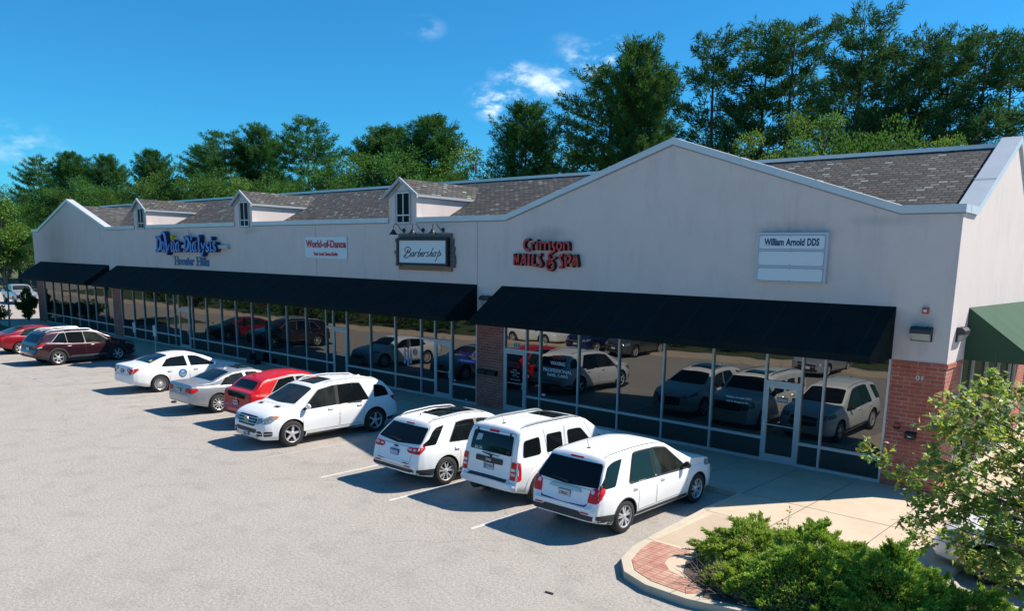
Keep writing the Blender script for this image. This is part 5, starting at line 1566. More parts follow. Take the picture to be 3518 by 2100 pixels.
c.both('lower_bumper_side', [(.02, .34), (.42, .32), (.44, .48), (.02, .50)], CLAD, e=.010)
mb = MB(); h, _ = c.hit('B', 0, .92)
for a in (0, 2.0944, 4.1888):
    cx, cz = .03 * math.sin(a), .915 + .03 * math.cos(a); mb.prism([(cx - .018 * math.cos(a) , cz + .018 * math.sin(a)), (cx + .03 * math.sin(a), cz + .03 * math.cos(a)), (cx + .018 * math.cos(a), cz - .018 * math.sin(a)), (cx - .03 * math.sin(a), cz - .03 * math.cos(a))], 'y', h.y - .012, h.y)
c.mesh('emblem', mb, CHR, smooth=0)
c.patch('windshield', 'T', rounded([(-.60, 2.58), (.60, 2.58), (.72, 3.28), (-.72, 3.28)], .06), CARG, e=.008)
c.mirrors(2.95, .98, PR); c.antenna(.78, True)
c.arcs(CLAD, .04, .09, 0, 3.14)
for s in (-.3, .3):
    mb = MB(); pts = [c.hit('T', s, .8 + 1.6 * k / 8)[0] for k in range(9)]; mb.tube(pts, .008, 5); c.mesh('roof_rib', mb, PR)

# --- 6: silver sedan
S6 = dict(L=4.53, W=.905, wr=.335, ya=1.0, wb=2.76, rim='10', paint=PS, tum=.42,
          top=[(0, .64), (.03, .70), (.06, .98), (.10, 1.035), (.30, 1.045), (.72, 1.06), (.85, 1.09), (1.25, 1.26), (1.62, 1.385), (2.1, 1.43), (2.45, 1.41), (2.75, 1.33), (3.3, 1.05), (3.4, 1.00), (3.9, .94), (4.3, .83), (4.45, .72), (4.53, .58)],
          belt=[(0, 1.0), (.8, .97), (1.8, .93), (3.3, .90), (4.53, .78)])
c = Car('parked_sedan', 'silver sedan with black sunroof, parked left of the bright red crossover', 'car', S6, (-27.22, -7.14))
c.glass_side([(1.08, 1.30, 1.46, 1.50), (1.47, 1.45, 1.98, 2.02), (2.14, 2.08, 2.50, 3.12)], trim=CHR, gap=.085, mats=[CARG2, CARG2, CARG2], rnd=.05, tg=.015, lift=.01)
c.doors([(1.10, 1.28, 2.04, 2.06, 1.38), (2.08, 2.05, 2.52, 3.20, 2.28)], handle=PS, hz=.80, gap=.06, zlo=.34)
c.patch('rear_window', 'T', rounded([(-.66, .88), (.66, .88), (.55, 1.56), (-.55, 1.56)], .06), CARG, e=.008)
c.patch('windshield', 'T', rounded([(-.55, 2.58), (.55, 2.58), (.70, 3.28), (-.70, 3.28)], .06), CARG2, e=.008)
c.patch('sunroof', 'T', rect(-.40, .40, 1.95, 2.40, .04), CARG, e=.006)
c.patch('trunk_lid', 'B', rounded([(-.46, .72), (.46, .72), (.50, .97), (-.50, .97)], .04), SEAMM, e=.001, t=.006)
c.patch('trunk_panel', 'B', rounded([(-.453, .727), (.453, .727), (.493, .965), (-.493, .965)], .04), PS, e=.004, t=.006)
c.pair('taillight', 'B', rounded([(.44, .80), (.80, .76), (.83, .88), (.74, .955), (.50, .93)], .03), RLENS, e=.014, t=.03)
c.both('taillight_side', rounded([(.01, .76), (.12, .76), (.30, .86), (.28, .93), (.02, .95)], .02), RLENS, e=.010)
c.plate(.80, 'ZR 3519', PLW, PLB)
c.patch('bumper_line', 'B', rect(-.74, .74, .42, .435, .004), CLAD, e=.008)
mb = MB(); mb.lathe([(.036, -.08), (.036, .05), (.028, .05)], (-.50, -2.22, .33), 'y', 12); mb.lathe([(.036, -.08), (.036, .05)], (-.42, -2.22, .33), 'y', 12); c.mesh('exhaust_pipe', mb, CHR)
c.both('headlight', rounded([(4.0, .72), (4.35, .64), (4.38, .74), (4.05, .82)], .02), HLENS, e=.01)
c.patch('grille', 'F', rect(-.3, .3, .56, .70, .03), BLK, e=.01)
c.mirrors(3.08, .92, PS); c.antenna(1.72, True, mat=PW)

# --- 7: white sedan with round door logo
S7 = dict(L=4.81, W=.91, wr=.335, ya=1.08, wb=2.775, rim='15', paint=PW, tum=.40,
          top=[(0, .66), (.03, .72), (.07, 1.00), (.12, 1.06), (.40, 1.09), (.68, 1.12), (.80, 1.15), (1.25, 1.33), (1.62, 1.43), (2.2, 1.475), (2.6, 1.44), (2.95, 1.34), (3.55, 1.05), (3.7, 1.02), (4.2, .94), (4.55, .84), (4.72, .72), (4.81, .58)],
          belt=[(0, 1.04), (.8, 1.02), (1.9, .97), (3.5, .94), (4.81, .8)])
c = Car('parked_sedan', 'white sedan with a round blue logo on its door, facing the storefront', 'car', S7, (-32.72, -6.80))
c.glass_side([(1.18, 1.42, 1.50, 1.54), (1.53, 1.50, 2.14, 2.20), (2.34, 2.28, 2.66, 3.38)], trim=CHR, gap=.09, mats=[CARG, CARG, CARG], rnd=.03, tg=.012, lift=.01)
c.doors([(1.16, 1.40, 2.22, 2.26, 1.5), (2.28, 2.25, 2.7, 3.46, 2.54)], handle=PW, hz=.84, gap=.065, zlo=.34)
c.patch('rear_window', 'T', rounded([(-.66, .80), (.66, .80), (.56, 1.54), (-.56, 1.54)], .05), CARG, e=.008)
c.patch('yellow_sticker', 'T', rect(.36, .50, .90, 1.0, .01), YEL, e=.011)
c.patch('windshield', 'T', rounded([(-.55, 2.76), (.55, 2.76), (.70, 3.48), (-.70, 3.48)], .06), CARG, e=.008)
c.patch('trunk_lid', 'B', rounded([(-.50, .74), (.50, .74), (.54, 1.0), (-.54, 1.0)], .04), SEAMM, e=.001, t=.006)
c.patch('trunk_panel', 'B', rounded([(-.493, .747), (.493, .747), (.533, .995), (-.533, .995)], .04), PW, e=.004, t=.006)
c.pair('taillight', 'B', rounded([(.40, .95), (.46, .90), (.60, .86), (.66, .77), (.78, .77), (.84, .98), (.50, 1.0)], .02), RLENS, e=.014, t=.03)
c.pair('reverse_light', 'B', rounded([(.50, .92), (.66, .90), (.66, .96), (.52, .97)], .01), CLENS, e=.019)
c.both('taillight_side', rounded([(.01, .78), (.10, .80), (.34, .98), (.30, 1.02), (.02, .98)], .02), RLENS, e=.010)
c.plate(.85, 'ALS 713', pm('plate_tan', (.42, .42, .34), .5), BLK)
h, _ = c.hit('R', 1.98, .70)
mb = MB(); mb.lathe([(0, h.x + .014), (.16, h.x + .014), (.165, h.x - .02)], (0, 1.98 - 2.405, .70), 'x', 28, 0)
lg = c.mesh('door_logo', mb, pm('logo_blue', (.02, .16, .42), .4))
mb = MB(); f = lambda u, v, d: (h.x + .015 + d, u - 2.405, v)
put_text(mb, '2K', f, 1.91, 2.05, .72, .80, 0, .003, 0, .03); put_text(mb, 'Care', f, 1.85, 1.98, .65, .70, 0, .003, 0, .02); put_text(mb, 'LLC', f, 2.02, 2.10, .65, .69, 0, .003, 0, .01)
mb.poly([(h.x + .017, y - 2.405, z) for y, z in ((1.88, .60), (1.99, .585), (2.09, .64), (1.99, .63))], 1)
c.mesh('logo_lettering', mb, [VIN, YEL], smooth=0)
c.both('headlight', rounded([(4.15, .76), (4.6, .70), (4.6, .80), (4.25, .87)], .02), HLENS, e=.01); c.both('amber_lamp', rounded([(4.15, .80), (4.25, .78), (4.28, .84), (4.2, .86)], .01), AMB, e=.014)
c.patch('grille', 'F', rect(-.4, .4, .5, .66, .03), BLK, e=.01)
c.mirrors(3.30, .96, PW)

# --- 8: maroon suv
S8 = dict(L=4.76, W=.945, wr=.365, ya=.98, wb=2.78, rim='6', phase=.1, paint=PMR, tum=.30,
          top=[(0, .62), (.05, .68), (.10, .96), (.17, 1.10), (.36, 1.32), (.52, 1.50), (.50, 1.56), (.8, 1.62), (1.7, 1.68), (2.5, 1.66), (2.9, 1.58), (3.3, 1.36), (3.7, 1.14), (3.85, 1.10), (4.3, 1.01), (4.55, .92), (4.7, .78), (4.76, .62)],
          belt=[(0, 1.12), (.9, 1.08), (1.6, 1.03), (3.6, .97), (4.76, .84)])
S8['top'] = [(0, .62), (.05, .68), (.10, .96), (.17, 1.10), (.34, 1.32), (.50, 1.52), (.54, 1.57), (.8, 1.62), (1.7, 1.68), (2.5, 1.66), (2.9, 1.58), (3.3, 1.36), (3.7, 1.14), (3.85, 1.10), (4.3, 1.01), (4.55, .92), (4.7, .78), (4.76, .62)]
c = Car('parked_suv', 'dark maroon suv with silver roof rails near the left sign posts', 'suv', S8, (-43.38, -7.12), rad(5.5))
c.glass_side([(.74, 1.16, 1.40, 1.44), (1.46, 1.42, 2.20, 2.24), (2.28, 2.22, 2.84, 3.46)], trim=CHR, gap=.12, mats=[CARG, CARG, CARG2], rnd=.03, tg=.02)
c.doors([(1.20, 1.22, 2.24, 2.26, 1.5), (2.28, 2.25, 2.88, 3.52, 2.56)], hz=.90, gap=.09)
c.patch('rear_window', 'B', rounded([(-.70, 1.12), (.70, 1.12), (.60, 1.47), (-.60, 1.47)], .05), CARG, e=.008)
c.pair('taillight', 'B', rounded([(.48, .90), (.84, .86), (.86, 1.02), (.54, 1.0)], .03), RLENS, e=.014, t=.03); c.both('taillight_side', rounded([(.04, .90), (.30, .94), (.46, 1.05), (.08, 1.03)], .02), RLENS, e=.010)
c.both('reverse_light', rounded([(.06, .86), (.30, .89), (.30, .93), (.06, .90)], .01), CLENS, e=.012)
c.plate(.80, '', PLW)
c.patch('lower_bumper', 'B', rounded([(-.76, .32), (.76, .32), (.76, .50), (-.76, .50)], .03), CLAD, e=.012, t=.03); c.both('lower_bumper_side', [(.02, .36), (.5, .30), (.54, .46), (.02, .50)], CLAD, e=.010)
c.pair('reflector', 'B', rect(.50, .70, .50, .53, .01), RLENS, e=.02)
c.arcs(CLAD, .04, .11); c.both('sill_trim', [(1.42, .24), (3.34, .24), (3.34, .40), (1.42, .40)], CLAD, e=.010); c.both('sill_chrome', [(1.55, .405), (3.2, .405), (3.2, .425), (1.55, .425)], CHR, e=.014)
c.rails(.62, 2.72, .62, pm('bright_rail', (.70, .74, .76), .3, .5), .022, .05)
c.patch('windshield', 'T', rounded([(-.62, 2.98), (.62, 2.98), (.75, 3.60), (-.75, 3.60)], .06), CARG2, e=.008)
c.both('headlight', rounded([(4.15, .86), (4.55, .78), (4.6, .88), (4.25, .95)], .02), HLENS, e=.01); c.pair('headlight_front', 'F', rounded([(.48, .76), (.78, .76), (.78, .88), (.50, .84)], .02), HLENS, e=.01)
c.patch('grille', 'F', rect(-.42, .42, .62, .78, .04), BLK, e=.01); c.both('fog_lamp', rect(4.55, 4.68, .46, .56, .02), HLENS, e=.01)
c.mirrors(3.36, 1.06, PMR); c.antenna(.72, True, mat=pm('pale_fin', (.6, .35, .36), .3))

# --- 9: red sedan cut by the frame edge
S9 = dict(L=4.50, W=.875, wr=.315, ya=.92, wb=2.70, rim='6', paint=PDR, tum=.42,
          top=[(0, .60), (.03, .68), (.06, .98), (.10, 1.02), (.35, 1.05), (.50, 1.08), (.95, 1.26), (1.4, 1.39), (1.95, 1.43), (2.4, 1.40), (2.8, 1.27), (3.45, .99), (3.6, .95), (4.1, .86), (4.35, .74), (4.50, .56)],
          belt=[(0, 1.0), (.8, .98), (1.8, .93), (3.4, .88), (4.5, .7)])
c = Car('parked_sedan', 'red sedan at the left edge beyond the maroon suv', 'car', S9, (-49.02, -7.08), rad(3))
c.glass_side([(.98, 1.22, 1.34, 1.38), (1.38, 1.34, 1.98, 2.04), (2.14, 2.06, 2.40, 3.22)], trim=BLK, gap=.09, mats=[CARG2, CARG2, CARG2], rnd=.03, tg=.012, lift=.01)
c.doors([(1.02, 1.20, 2.06, 2.08, 1.3), (2.1, 2.08, 2.44, 3.28, 2.3)], handle=PDR, hz=.80, gap=.06, zlo=.32)
c.patch('rear_window', 'T', rounded([(-.64, .52), (.64, .52), (.54, 1.30), (-.54, 1.30)], .05), CARG2, e=.008)
c.pair('taillight', 'B', rounded([(.50, .78), (.80, .76), (.80, .94), (.54, .92)], .03), RLENS, e=.014, t=.03); c.both('taillight_side', rounded([(.02, .76), (.2, .82), (.3, .92), (.02, .95)], .02), RLENS, e=.010)
c.plate(.72, '', PLW); c.mirrors(3.1, .9, PDR)
c.patch('windshield', 'T', rounded([(-.55, 2.5), (.55, 2.5), (.70, 3.36), (-.70, 3.36)], .06), CARG2, e=.008)

# --- 10: white sedan by the side wall, behind the maple
S10 = dict(L=4.92, W=.93, wr=.345, ya=1.07, wb=2.85, rim='15', paint=PW, tum=.40,
           top=[(0, .66), (.03, .74), (.07, 1.00), (.12, 1.05), (.60, 1.10), (.80, 1.14), (1.3, 1.36), (1.7, 1.45), (2.3, 1.485), (2.7, 1.44), (3.05, 1.33), (3.6, 1.05), (3.75, 1.02), (4.3, .94), (4.6, .86), (4.8, .74), (4.92, .56)],
           belt=[(0, 1.02), (.8, 1.0), (1.9, .96), (3.5, .93), (4.92, .78)])
c = Car('parked_sedan', 'white sedan with many-spoked wheels, mostly hidden behind the maple branches', 'car', S10, (.19, -4.06), rad(90), None)
c.glass_side([(1.22, 1.5, 2.2, 2.24), (2.38, 2.3, 2.78, 3.42)], trim=CHR, gap=.09, rnd=.03, tg=.015)
c.doors([(1.2, 1.46, 2.26, 2.3, 1.5), (2.32, 2.28, 2.8, 3.5, 2.54)], handle=PW, hz=.84, gap=.065, zlo=.34)
c.patch('windshield', 'T', rounded([(-.56, 2.84), (.56, 2.84), (.72, 3.54), (-.72, 3.54)], .06), CARG, e=.008)
c.patch('rear_window', 'T', rounded([(-.66, .84), (.66, .84), (.56, 1.6), (-.56, 1.6)], .05), CARG, e=.008)
c.pair('headlight', 'F', rounded([(.46, .64), (.72, .66), (.74, .80), (.48, .78)], .04), HLENS, e=.012); c.both('headlight_side', rounded([(4.35, .72), (4.78, .64), (4.80, .76), (4.45, .84)], .03), HLENS, e=.01)
c.both('amber_lamp', rounded([(4.30, .74), (4.52, .68), (4.50, .76), (4.34, .80)], .02), AMB, e=.014)
c.patch('grille', 'F', rect(-.38, .38, .50, .70, .03), BLK, e=.01); c.patch('grille_bar', 'F', rect(-.40, .40, .70, .72, .01), CHR, e=.015)
c.patch('bumper_line', 'F', rect(-.6, .6, .465, .48, .004), SEAMM, e=.008)
c.mirrors(3.35, .96, PW)

# --- 11: pickup far left
S11 = dict(L=5.8, W=1.0, wr=.40, ya=1.2, wb=3.65, rim='6', paint=PS, tum=.20,
           plan=[(0, .93), (.1, .97), (.5, 1), (4.9, 1), (5.5, .97), (5.75, .92), (5.8, .86)],
           bot=[(0, .6), (.5, .45), (5.2, .42), (5.8, .45)],
           top=[(0, .90), (.03, 1.28), (2.10, 1.30), (2.14, 1.36), (2.20, 1.86), (2.5, 1.92), (3.3, 1.90), (3.6, 1.82), (4.05, 1.42), (4.2, 1.32), (5.2, 1.24), (5.6, 1.16), (5.75, 1.02), (5.8, .8)],
           belt=[(0, 1.25), (2.1, 1.25), (4.1, 1.18), (5.8, 1.1)])
c = Car('pickup_truck', 'silver pickup truck on the pale street beyond the left end of the shops', 'pickup truck', S11, (-95.6, 5.75), rad(-93), None)
c.glass_side([(2.32, 2.35, 2.86, 2.88), (2.96, 2.94, 3.48, 3.92)], trim=BLK, gap=.14, rnd=.03, lift=.03)
c.patch('windshield', 'T', rounded([(-.70, 3.64), (.70, 3.64), (.80, 4.10), (-.80, 4.10)], .05), CARG2, e=.01)
c.patch('truck_bed', 'T', rect(-.80, .80, .10, 2.0, .03), BLK, e=.006)
c.patch('grille', 'F', rect(-.58, .58, .82, 1.04, .03), BLK, e=.02); c.patch('grille_bar', 'F', rect(-.60, .60, .91, .96, .01), CHR, e=.035)
c.pair('headlight', 'F', rect(.62, .86, .84, 1.06, .03), HLENS, e=.02)
c.patch('bumper', 'F', rect(-.88, .88, .50, .72, .04), CHR, e=.05, t=.06)
c.patch('lower_bumper', 'F', rect(-.6, .6, .46, .52, .01), BLK, e=.06)
c.mirrors(3.85, 1.30, BLK, (.1, .06, .12))
c.arcs(PS, .04, .09)

# --- cars across the lot, seen in the storefront glass
GR = 'cars across the lot mirrored in the glass'
def front_kit(c, S, sedan=False):
    L = c.L; zt = .80 if not sedan else .70
    c.patch('grille', 'F', rounded([(-.46, zt - .24), (.46, zt - .24), (.50, zt), (-.50, zt)], .04), BLK, e=.012)
    c.patch('grille_bar', 'F', rect(-.46, .46, zt - .13, zt - .10, .005), CHR, e=.024)
    c.pair('headlight', 'F', rounded([(.52, zt - .12), (.78, zt - .08), (.78, zt + .06), (.54, zt + .02)], .02), HLENS, e=.012)
    c.both('headlight_side', rounded([(L - .5, zt), (L - .18, zt - .1), (L - .14, zt + .02), (L - .42, zt + .08)], .02), HLENS, e=.010)
    c.patch('lower_grille', 'F', rect(-.6, .6, .34, .46, .03), BLK, e=.01)
    c.patch('license_plate', 'F', rect(-.15, .15, .46, .58, .01), PLW, e=.03)
def reuse(S, paint, **k):
    T = dict(S); T['paint'] = paint; T.update(k); return T
c = Car('parked_sedan', 'silver sedan mirrored in the glass beside the dentist door', 'car', reuse(S7, PS), (-15.75, -21.2), 0, GR)
c.glass_side([(1.18, 1.42, 2.14, 2.20), (2.34, 2.28, 2.66, 3.38)], trim=BLK, gap=.09, lift=.01)
c.patch('windshield', 'T', rounded([(-.55, 2.76), (.55, 2.76), (.70, 3.48), (-.70, 3.48)], .06), CARG, e=.008); front_kit(c, S7, True); c.mirrors(3.3, .96)
for lab, pt, SS, x in (('dark grey crossover mirrored in the glass right of the waxing lettering', PG, S3, -27.15), ('dark blue crossover mirrored in the glass above the waxing lettering', PB, S1, -29.95)):
    c = Car('parked_suv', lab, 'suv', reuse(SS, pt), (x, -20.5), 0, GR)
    c.glass_side([(.26, .52, .84, .66)], trim=None, gap=.17, rnd=.03); c.glass_side([(1.18, 1.45, 2.0, 2.04), (2.14, 2.10, 2.62, 3.2)], trim=BLK, gap=.135)
    c.patch('windshield', 'T', rounded([(-.60, 2.84), (.60, 2.84), (.74, 3.46), (0, 3.53), (-.74, 3.46)], .06), CARG, e=.008); front_kit(c, SS); c.mirrors(3.15, 1.0)
c = Car('parked_suv', 'white crossover mirrored in the transom glass over door 161', 'suv', reuse(S5, PW), (-36.3, -18.9), rad(-90), GR)
c.glass_side([(.98, 1.30, 1.72, 1.76), (1.86, 1.82, 2.34, 3.0)], trim=BLK, gap=.13)
c.patch('windshield', 'T', rounded([(-.60, 2.58), (.60, 2.58), (.72, 3.28), (-.72, 3.28)], .06), CARG, e=.008)
c.both('taillight', rounded([(.08, .95), (.35, 1.0), (.3, 1.1), (.10, 1.1)], .02), RLENS, e=.010); c.mirrors(2.95, .98)
# ------------------------------------------------------------------ vegetation
LF_PINE = mat_leaf('pine_needles', (.042, .125, .036), .25, .0, .35)
LF_PINE2 = mat_leaf('pine_needles_blue', (.038, .110, .045), .22, .0, .35)
LF_DEC = mat_leaf('leaf_green', (.048, .140, .028), .40, .01, .3)
LF_DEC2 = mat_leaf('leaf_yellow_green', (.105, .21, .035), .4, .02, .3)
LF_MAP = [mat_leaf('maple_leaf', (.22, .33, .048), .58, .06, .25), mat_leaf('maple_leaf_light', (.44, .50, .09), .58, .06, .25), mat_leaf('maple_leaf_dark', (.11, .22, .035), .5, .06, .25), mat_leaf('maple_leaf_orange', (.50, .28, .07), .55, .06, .2)]
LF_JUN = [mat_leaf('juniper_tip', (.38, .52, .075), .36, .02, .3), mat_leaf('juniper_mid', (.23, .38, .055), .3, .02, .3), mat_leaf('juniper_inner_shaded', (.05, .12, .022), .2, .0, .3)]  # inner green is darkened: shade inside the shrub put into the colour
TWIG = pm('twig', (.16, .115, .09), .9)

def rv(r):
    while True:
        v = Vector((r.uniform(-1, 1), r.uniform(-1, 1), r.uniform(-1, 1)))
        if .01 < v.length < 1: return v.normalized()
class Leaves:
    def __init__(s): s.v = []; s.f = []; s.m = []
    def blade(s, p, d, L, w, r, mi=0):
        sd = d.cross(rv(r)); sd.normalize()
        n = len(s.v)
        m = p + d * L * .45
        s.v += [tuple(p), tuple(m + sd * w * .5), tuple(p + d * L), tuple(m - sd * w * .5)]
        s.f.append((n, n + 1, n + 2, n + 3)); s.m.append(mi)
    def maple(s, p, d, nrm, sz, mi=0):
        """five-lobed leaf folded along its midrib"""
        sd = d.cross(nrm).normalized(); up_ = sd.cross(d).normalized()
        n = len(s.v)
        A = [(0, 0, 0), (-.30, .05, .06), (-.55, .38, .10), (-.24, .42, .04), (-.20, .72, .05), (0, 1.0, -.06), (.20, .72, .05), (.24, .42, .04), (.55, .38, .10), (.30, .05, .06), (0, .38, 0)]
        for u, v, h in A: s.v.append(tuple(p + sd * u * sz + d * v * sz + up_ * h * sz))
        s.f += [(n, n + 10, n + 3, n + 2, n + 1), (n + 10, n + 5, n + 4, n + 3), (n + 10, n + 7, n + 6, n + 5), (n, n + 9, n + 8, n + 7, n + 10)]
        s.m += [mi] * 4
    def mesh(s, name, mats):
        me = bpy.data.meshes.new(name)
        me.from_pydata(s.v, [], s.f)
        for m in mats: me.materials.append(m)
        me.polygons.foreach_set('material_index', s.m)
        return me
def mb_mesh(mb, name, mat):
    o = mb.build(name, mat, None, 60)
    me = o.data; bpy.data.objects.remove(o); return me

def pine_meshes(kind, seed):
    """unit pine 18 m tall; returns trunk mesh, crown mesh"""
    r = random.Random(seed)
    H = 18.0
    zb = {'a': 3.0, 'b': 4.0, 'c': 7.2}[kind]
    Rm = {'a': 5.6, 'b': 5.0, 'c': 5.2}[kind]
    T = MB(); LV = Leaves()
    lean = (r.uniform(-.3, .3), r.uniform(-.3, .3))
    tp = lambda z: Vector((lean[0] * (z / H) ** 2 + .08 * math.sin(z * .7 + seed), lean[1] * (z / H) ** 2, z))
    T.tube([tp(z) for z in (0, 2, 5, 8, 11, 14, 16.5, H - .3)], [.27, .24, .21, .17, .13, .08, .045, .02], 7)
    z = zb
    if kind == 'c':          # bare lower limbs
        zz = 3.5
        while zz < 10.5:
            an = r.uniform(0, 6.28); L_ = r.uniform(1.4, 4.0)
            p0 = tp(zz); d = Vector((math.cos(an), math.sin(an), r.uniform(.05, .5)))
            p1 = p0 + d * L_ * .6; p2 = p0 + d * L_ + Vector((0, 0, .25))
            T.tube([p0, p1, p2], [.035, .022, .008], 4, cap=False)
            for k in range(3):
                q = p0 + d * L_ * r.uniform(.4, .9); e = d + rv(r) * .8
                T.tube([q, q + e * .5], [.012, .005], 3, cap=False)
            zz += r.uniform(.18, .4)
    while z < H - .2:
        f = (z - zb) / (H - zb)
        if kind == 'a': rr = Rm * min(1, .62 + f * 2.2) * (1 - f) ** .50 * r.uniform(.72, 1.12)
        elif kind == 'b': rr = Rm * min(1, .6 + f * 1.6) * (1 - f ** 3.2) ** .6
        else: rr = Rm * min(1, .45 + f * 1.9) * (1 - f) ** .42 * r.uniform(.42, 1.15)
        rr = max(rr, .45)
        nb = {'a': 6, 'b': 6, 'c': 5}[kind] if f < .85 else 4
        a0 = r.uniform(0, 6.28)
        for b in range(nb):
            if kind == 'c' and r.random() < (.20 if f > .35 else .45): continue
            an = a0 + b * 6.283 / nb + r.uniform(-.35, .35)
            L_ = rr * r.uniform(.70, 1.12)
            rise = ((-.10 + .75 * f) if kind == 'a' else (-.05 + .30 * f)) + r.uniform(-.08, .1)
            d = Vector((math.cos(an), math.sin(an), 0))
            p0 = tp(z)
            pt = lambda t: p0 + d * L_ * t + Vector((0, 0, L_ * (rise * t + .16 * t * t - .06 * math.sin(t * 3.1))))
            T.tube([pt(0), pt(.35), pt(.7), pt(1)], [.05 * (1 - f) + .016, .03 * (1 - f) + .012, .012, .006], 4, cap=False)
            sd = Vector((-d.y, d.x, 0))
            nt_ = max(5, int(L_ * (4.4 if kind != 'c' else 4.2)))
            for k in range(nt_):
                t = .30 + .74 * k / nt_ + r.uniform(-.03, .03)
                for sg in ((-1, 1) if t < .9 else (0,)):
                    wl = L_ * (.30 if kind == 'a' else .42) * (1.15 - t) * r.uniform(.2, 1.1) + .05
                    c = pt(min(t, 1)) + sd * sg * wl + Vector((0, 0, r.uniform(-.03, .12)))
                    ax = (d * .7 + sd * sg * .6 + Vector((0, 0, .55))).normalized()
                    for q in range(17):
                        dd = (ax + rv(r) * .95).normalized()
                        LV.blade(c + rv(r) * .17, dd, r.uniform(.26, .44), r.uniform(.045, .075), r)
        z += (r.uniform(.42, .60) if kind == 'a' else r.uniform(.8, 1.15) if kind == 'b' else r.uniform(.62, 1.05)) * (.75 if f > .7 else 1)
    return mb_mesh(T, 'trunk', BARK), LV.mesh('crown', [LF_PINE if kind != 'c' else LF_PINE2])

def leafy_meshes(seed, H=14.0, R=4.2, zb=2.2, n=52, mat=None, lsz=.19, per=300, shape=1.0, kb=BARK, th=1):
    r = random.Random(seed)
    T = MB(); LV = Leaves()
    T.tube([(0, 0, 0), (.1, 0, H * .25), (0, .1, H * .5), (.05, 0, H * .8)], [H * .018 * th, H * .014 * th, H * .009 * th, .03], 7)
    cz = (H + zb) / 2; hz = (H - zb) / 2
    for i in range(n):
        d = rv(r)
        f = r.random() ** .33
        f = .55 + .45 * f if i > n * .2 else f * .6
        c = Vector((d.x * R * f * .86, d.y * R * f * .86, cz + d.z * hz * f * .90))
        if c.z < cz: c.x *= 1 - .25 * (cz - c.z) / hz; c.y *= 1 - .25 * (cz - c.z) / hz
        br = R * r.uniform(.17, .36) * shape
        st = Vector((0, 0, max(zb * .7, c.z - abs(d.x) * R * .6 - 1.0)))
        T.tube([st, (st + c) / 2 + Vector((0, 0, .2)), c], [.07, .045, .015], 4, cap=False)
        for k in range(per):
            e = rv(r)
            p = c + Vector((e.x, e.y, e.z * .72)) * br * (r.random() ** .4) * r.uniform(.8, 1.15)
            dd = (e + Vector((0, 0, .2)) + rv(r) * .9).normalized()
            LV.blade(p, dd, lsz * r.uniform(.7, 1.25), lsz * .62, r)
    return mb_mesh(T, 'trunk', kb), LV.mesh('crown', [mat or LF_DEC])

def place_tree(name, label, ms, loc, s, sxy, rz, group, crown='crown'):
    t = thing(name, label, 'tree', loc, rz, group)
    t.scale = (sxy, sxy, s)
    a = link_mesh('trunk', ms[0], t); b = link_mesh(crown, ms[1], t)
    return t
rt5 = random.Random(12)
PM = {'a': [pine_meshes('a', 1), pine_meshes('a', 2)], 'b': [pine_meshes('b', 3)], 'c': [pine_meshes('c', 4), pine_meshes('c', 5), pine_meshes('c', 6)]}
PINES = [(-44.0, 27, 17.3, 'a'), (-37.6, 30, 19.9, 'b'), (-34.3, 29, 20.7, 'a'), (-27.1, 27, 20.0, 'c'), (-25.1, 30, 20.0, 'c'), (-22.4, 28, 20.3, 'c'), (-21.2, 33, 18.9, 'c'), (-17.9, 27, 19.8, 'c'), (-17.3, 30, 18.4, 'c'), (-14.7, 28, 18.3, 'c'), (-14.0, 31, 18.5, 'c'), (-11.4, 27, 17.7, 'c'), (-10.5, 30, 17.9, 'c'), (-58.9, 30, 18.3, 'a'), (-68.9, 33, 18.6, 'a'), (-80.6, 31, 20.3, 'b'), (-94.0, 33, 20.8, 'a'), (-97.3, 30, 20.2, 'b'), (-108.4, 33, 19.9, 'b'), (-120.5, 31, 19.6, 'a'), (-142.0, 33, 20.4, 'a'), (-154.6, 32, 21.8, 'a'), (-165.6, 30, 21.6, 'b'), ]
PL = ['lone full dark pine left of the tall pine group, bare trunk showing low down',
      'dense dark pine at the left edge of the tall pine group behind the right gable',
      'tall bushy pine second in the tall group behind the left slope of the right gable',
      'layered pointed pine with bare lower limbs rising just right of the gable peak',
      'ragged pine in front of the wood, next right of the layered pointed pine',
      'tall ragged pine with a lopsided flat top, left of the highest pine',
      'short dark pine in the gap left of the highest pine',
      'highest pine of all, its tuft standing above the whole wood',
      'open-crowned pine close against the right of the highest pine',
      'pine with thin airy top above the middle of the right roof ridge',
      'pine standing behind the thin airy topped pine near the right end',
      'broad pine second from the right edge behind the roof end',
      'rightmost pine leaning over the end of the roof',
      'big full pine with pointed plumes left of the lone dark pine',
      'round-topped pine joined to the left of the plumed pine',
      'wide flat-layered pine behind the middle dormer',
      'narrow dark pine just left of the wide flat-layered pine',
      'dark pine with flat shelves left of the narrow dark pine',
      'low pine peeping out left of the shelved dark pine',
      'upright pine top behind the left dormer',
      'small bristly pine top left of the left dormer',
      'small bristly pine top above the far left gable',
      'dark round pine farthest left on the skyline']
for i, (x, y, h, k) in enumerate(PINES):
    s = h / 18.0
    place_tree('pine_tree', PL[i], PM[k][i % len(PM[k])], (x, y, 0), s, s * rt5.uniform(.92, 1.15) * {13: 1.15, 14: 1.2, 15: 1.15}.get(i, 1.0), rt5.uniform(0, 6.28), 'pines on the skyline behind the shops')
DM = [leafy_meshes(21), leafy_meshes(22, R=4.8), leafy_meshes(23, R=4.0, mat=LF_DEC2, lsz=.17, n=46)]
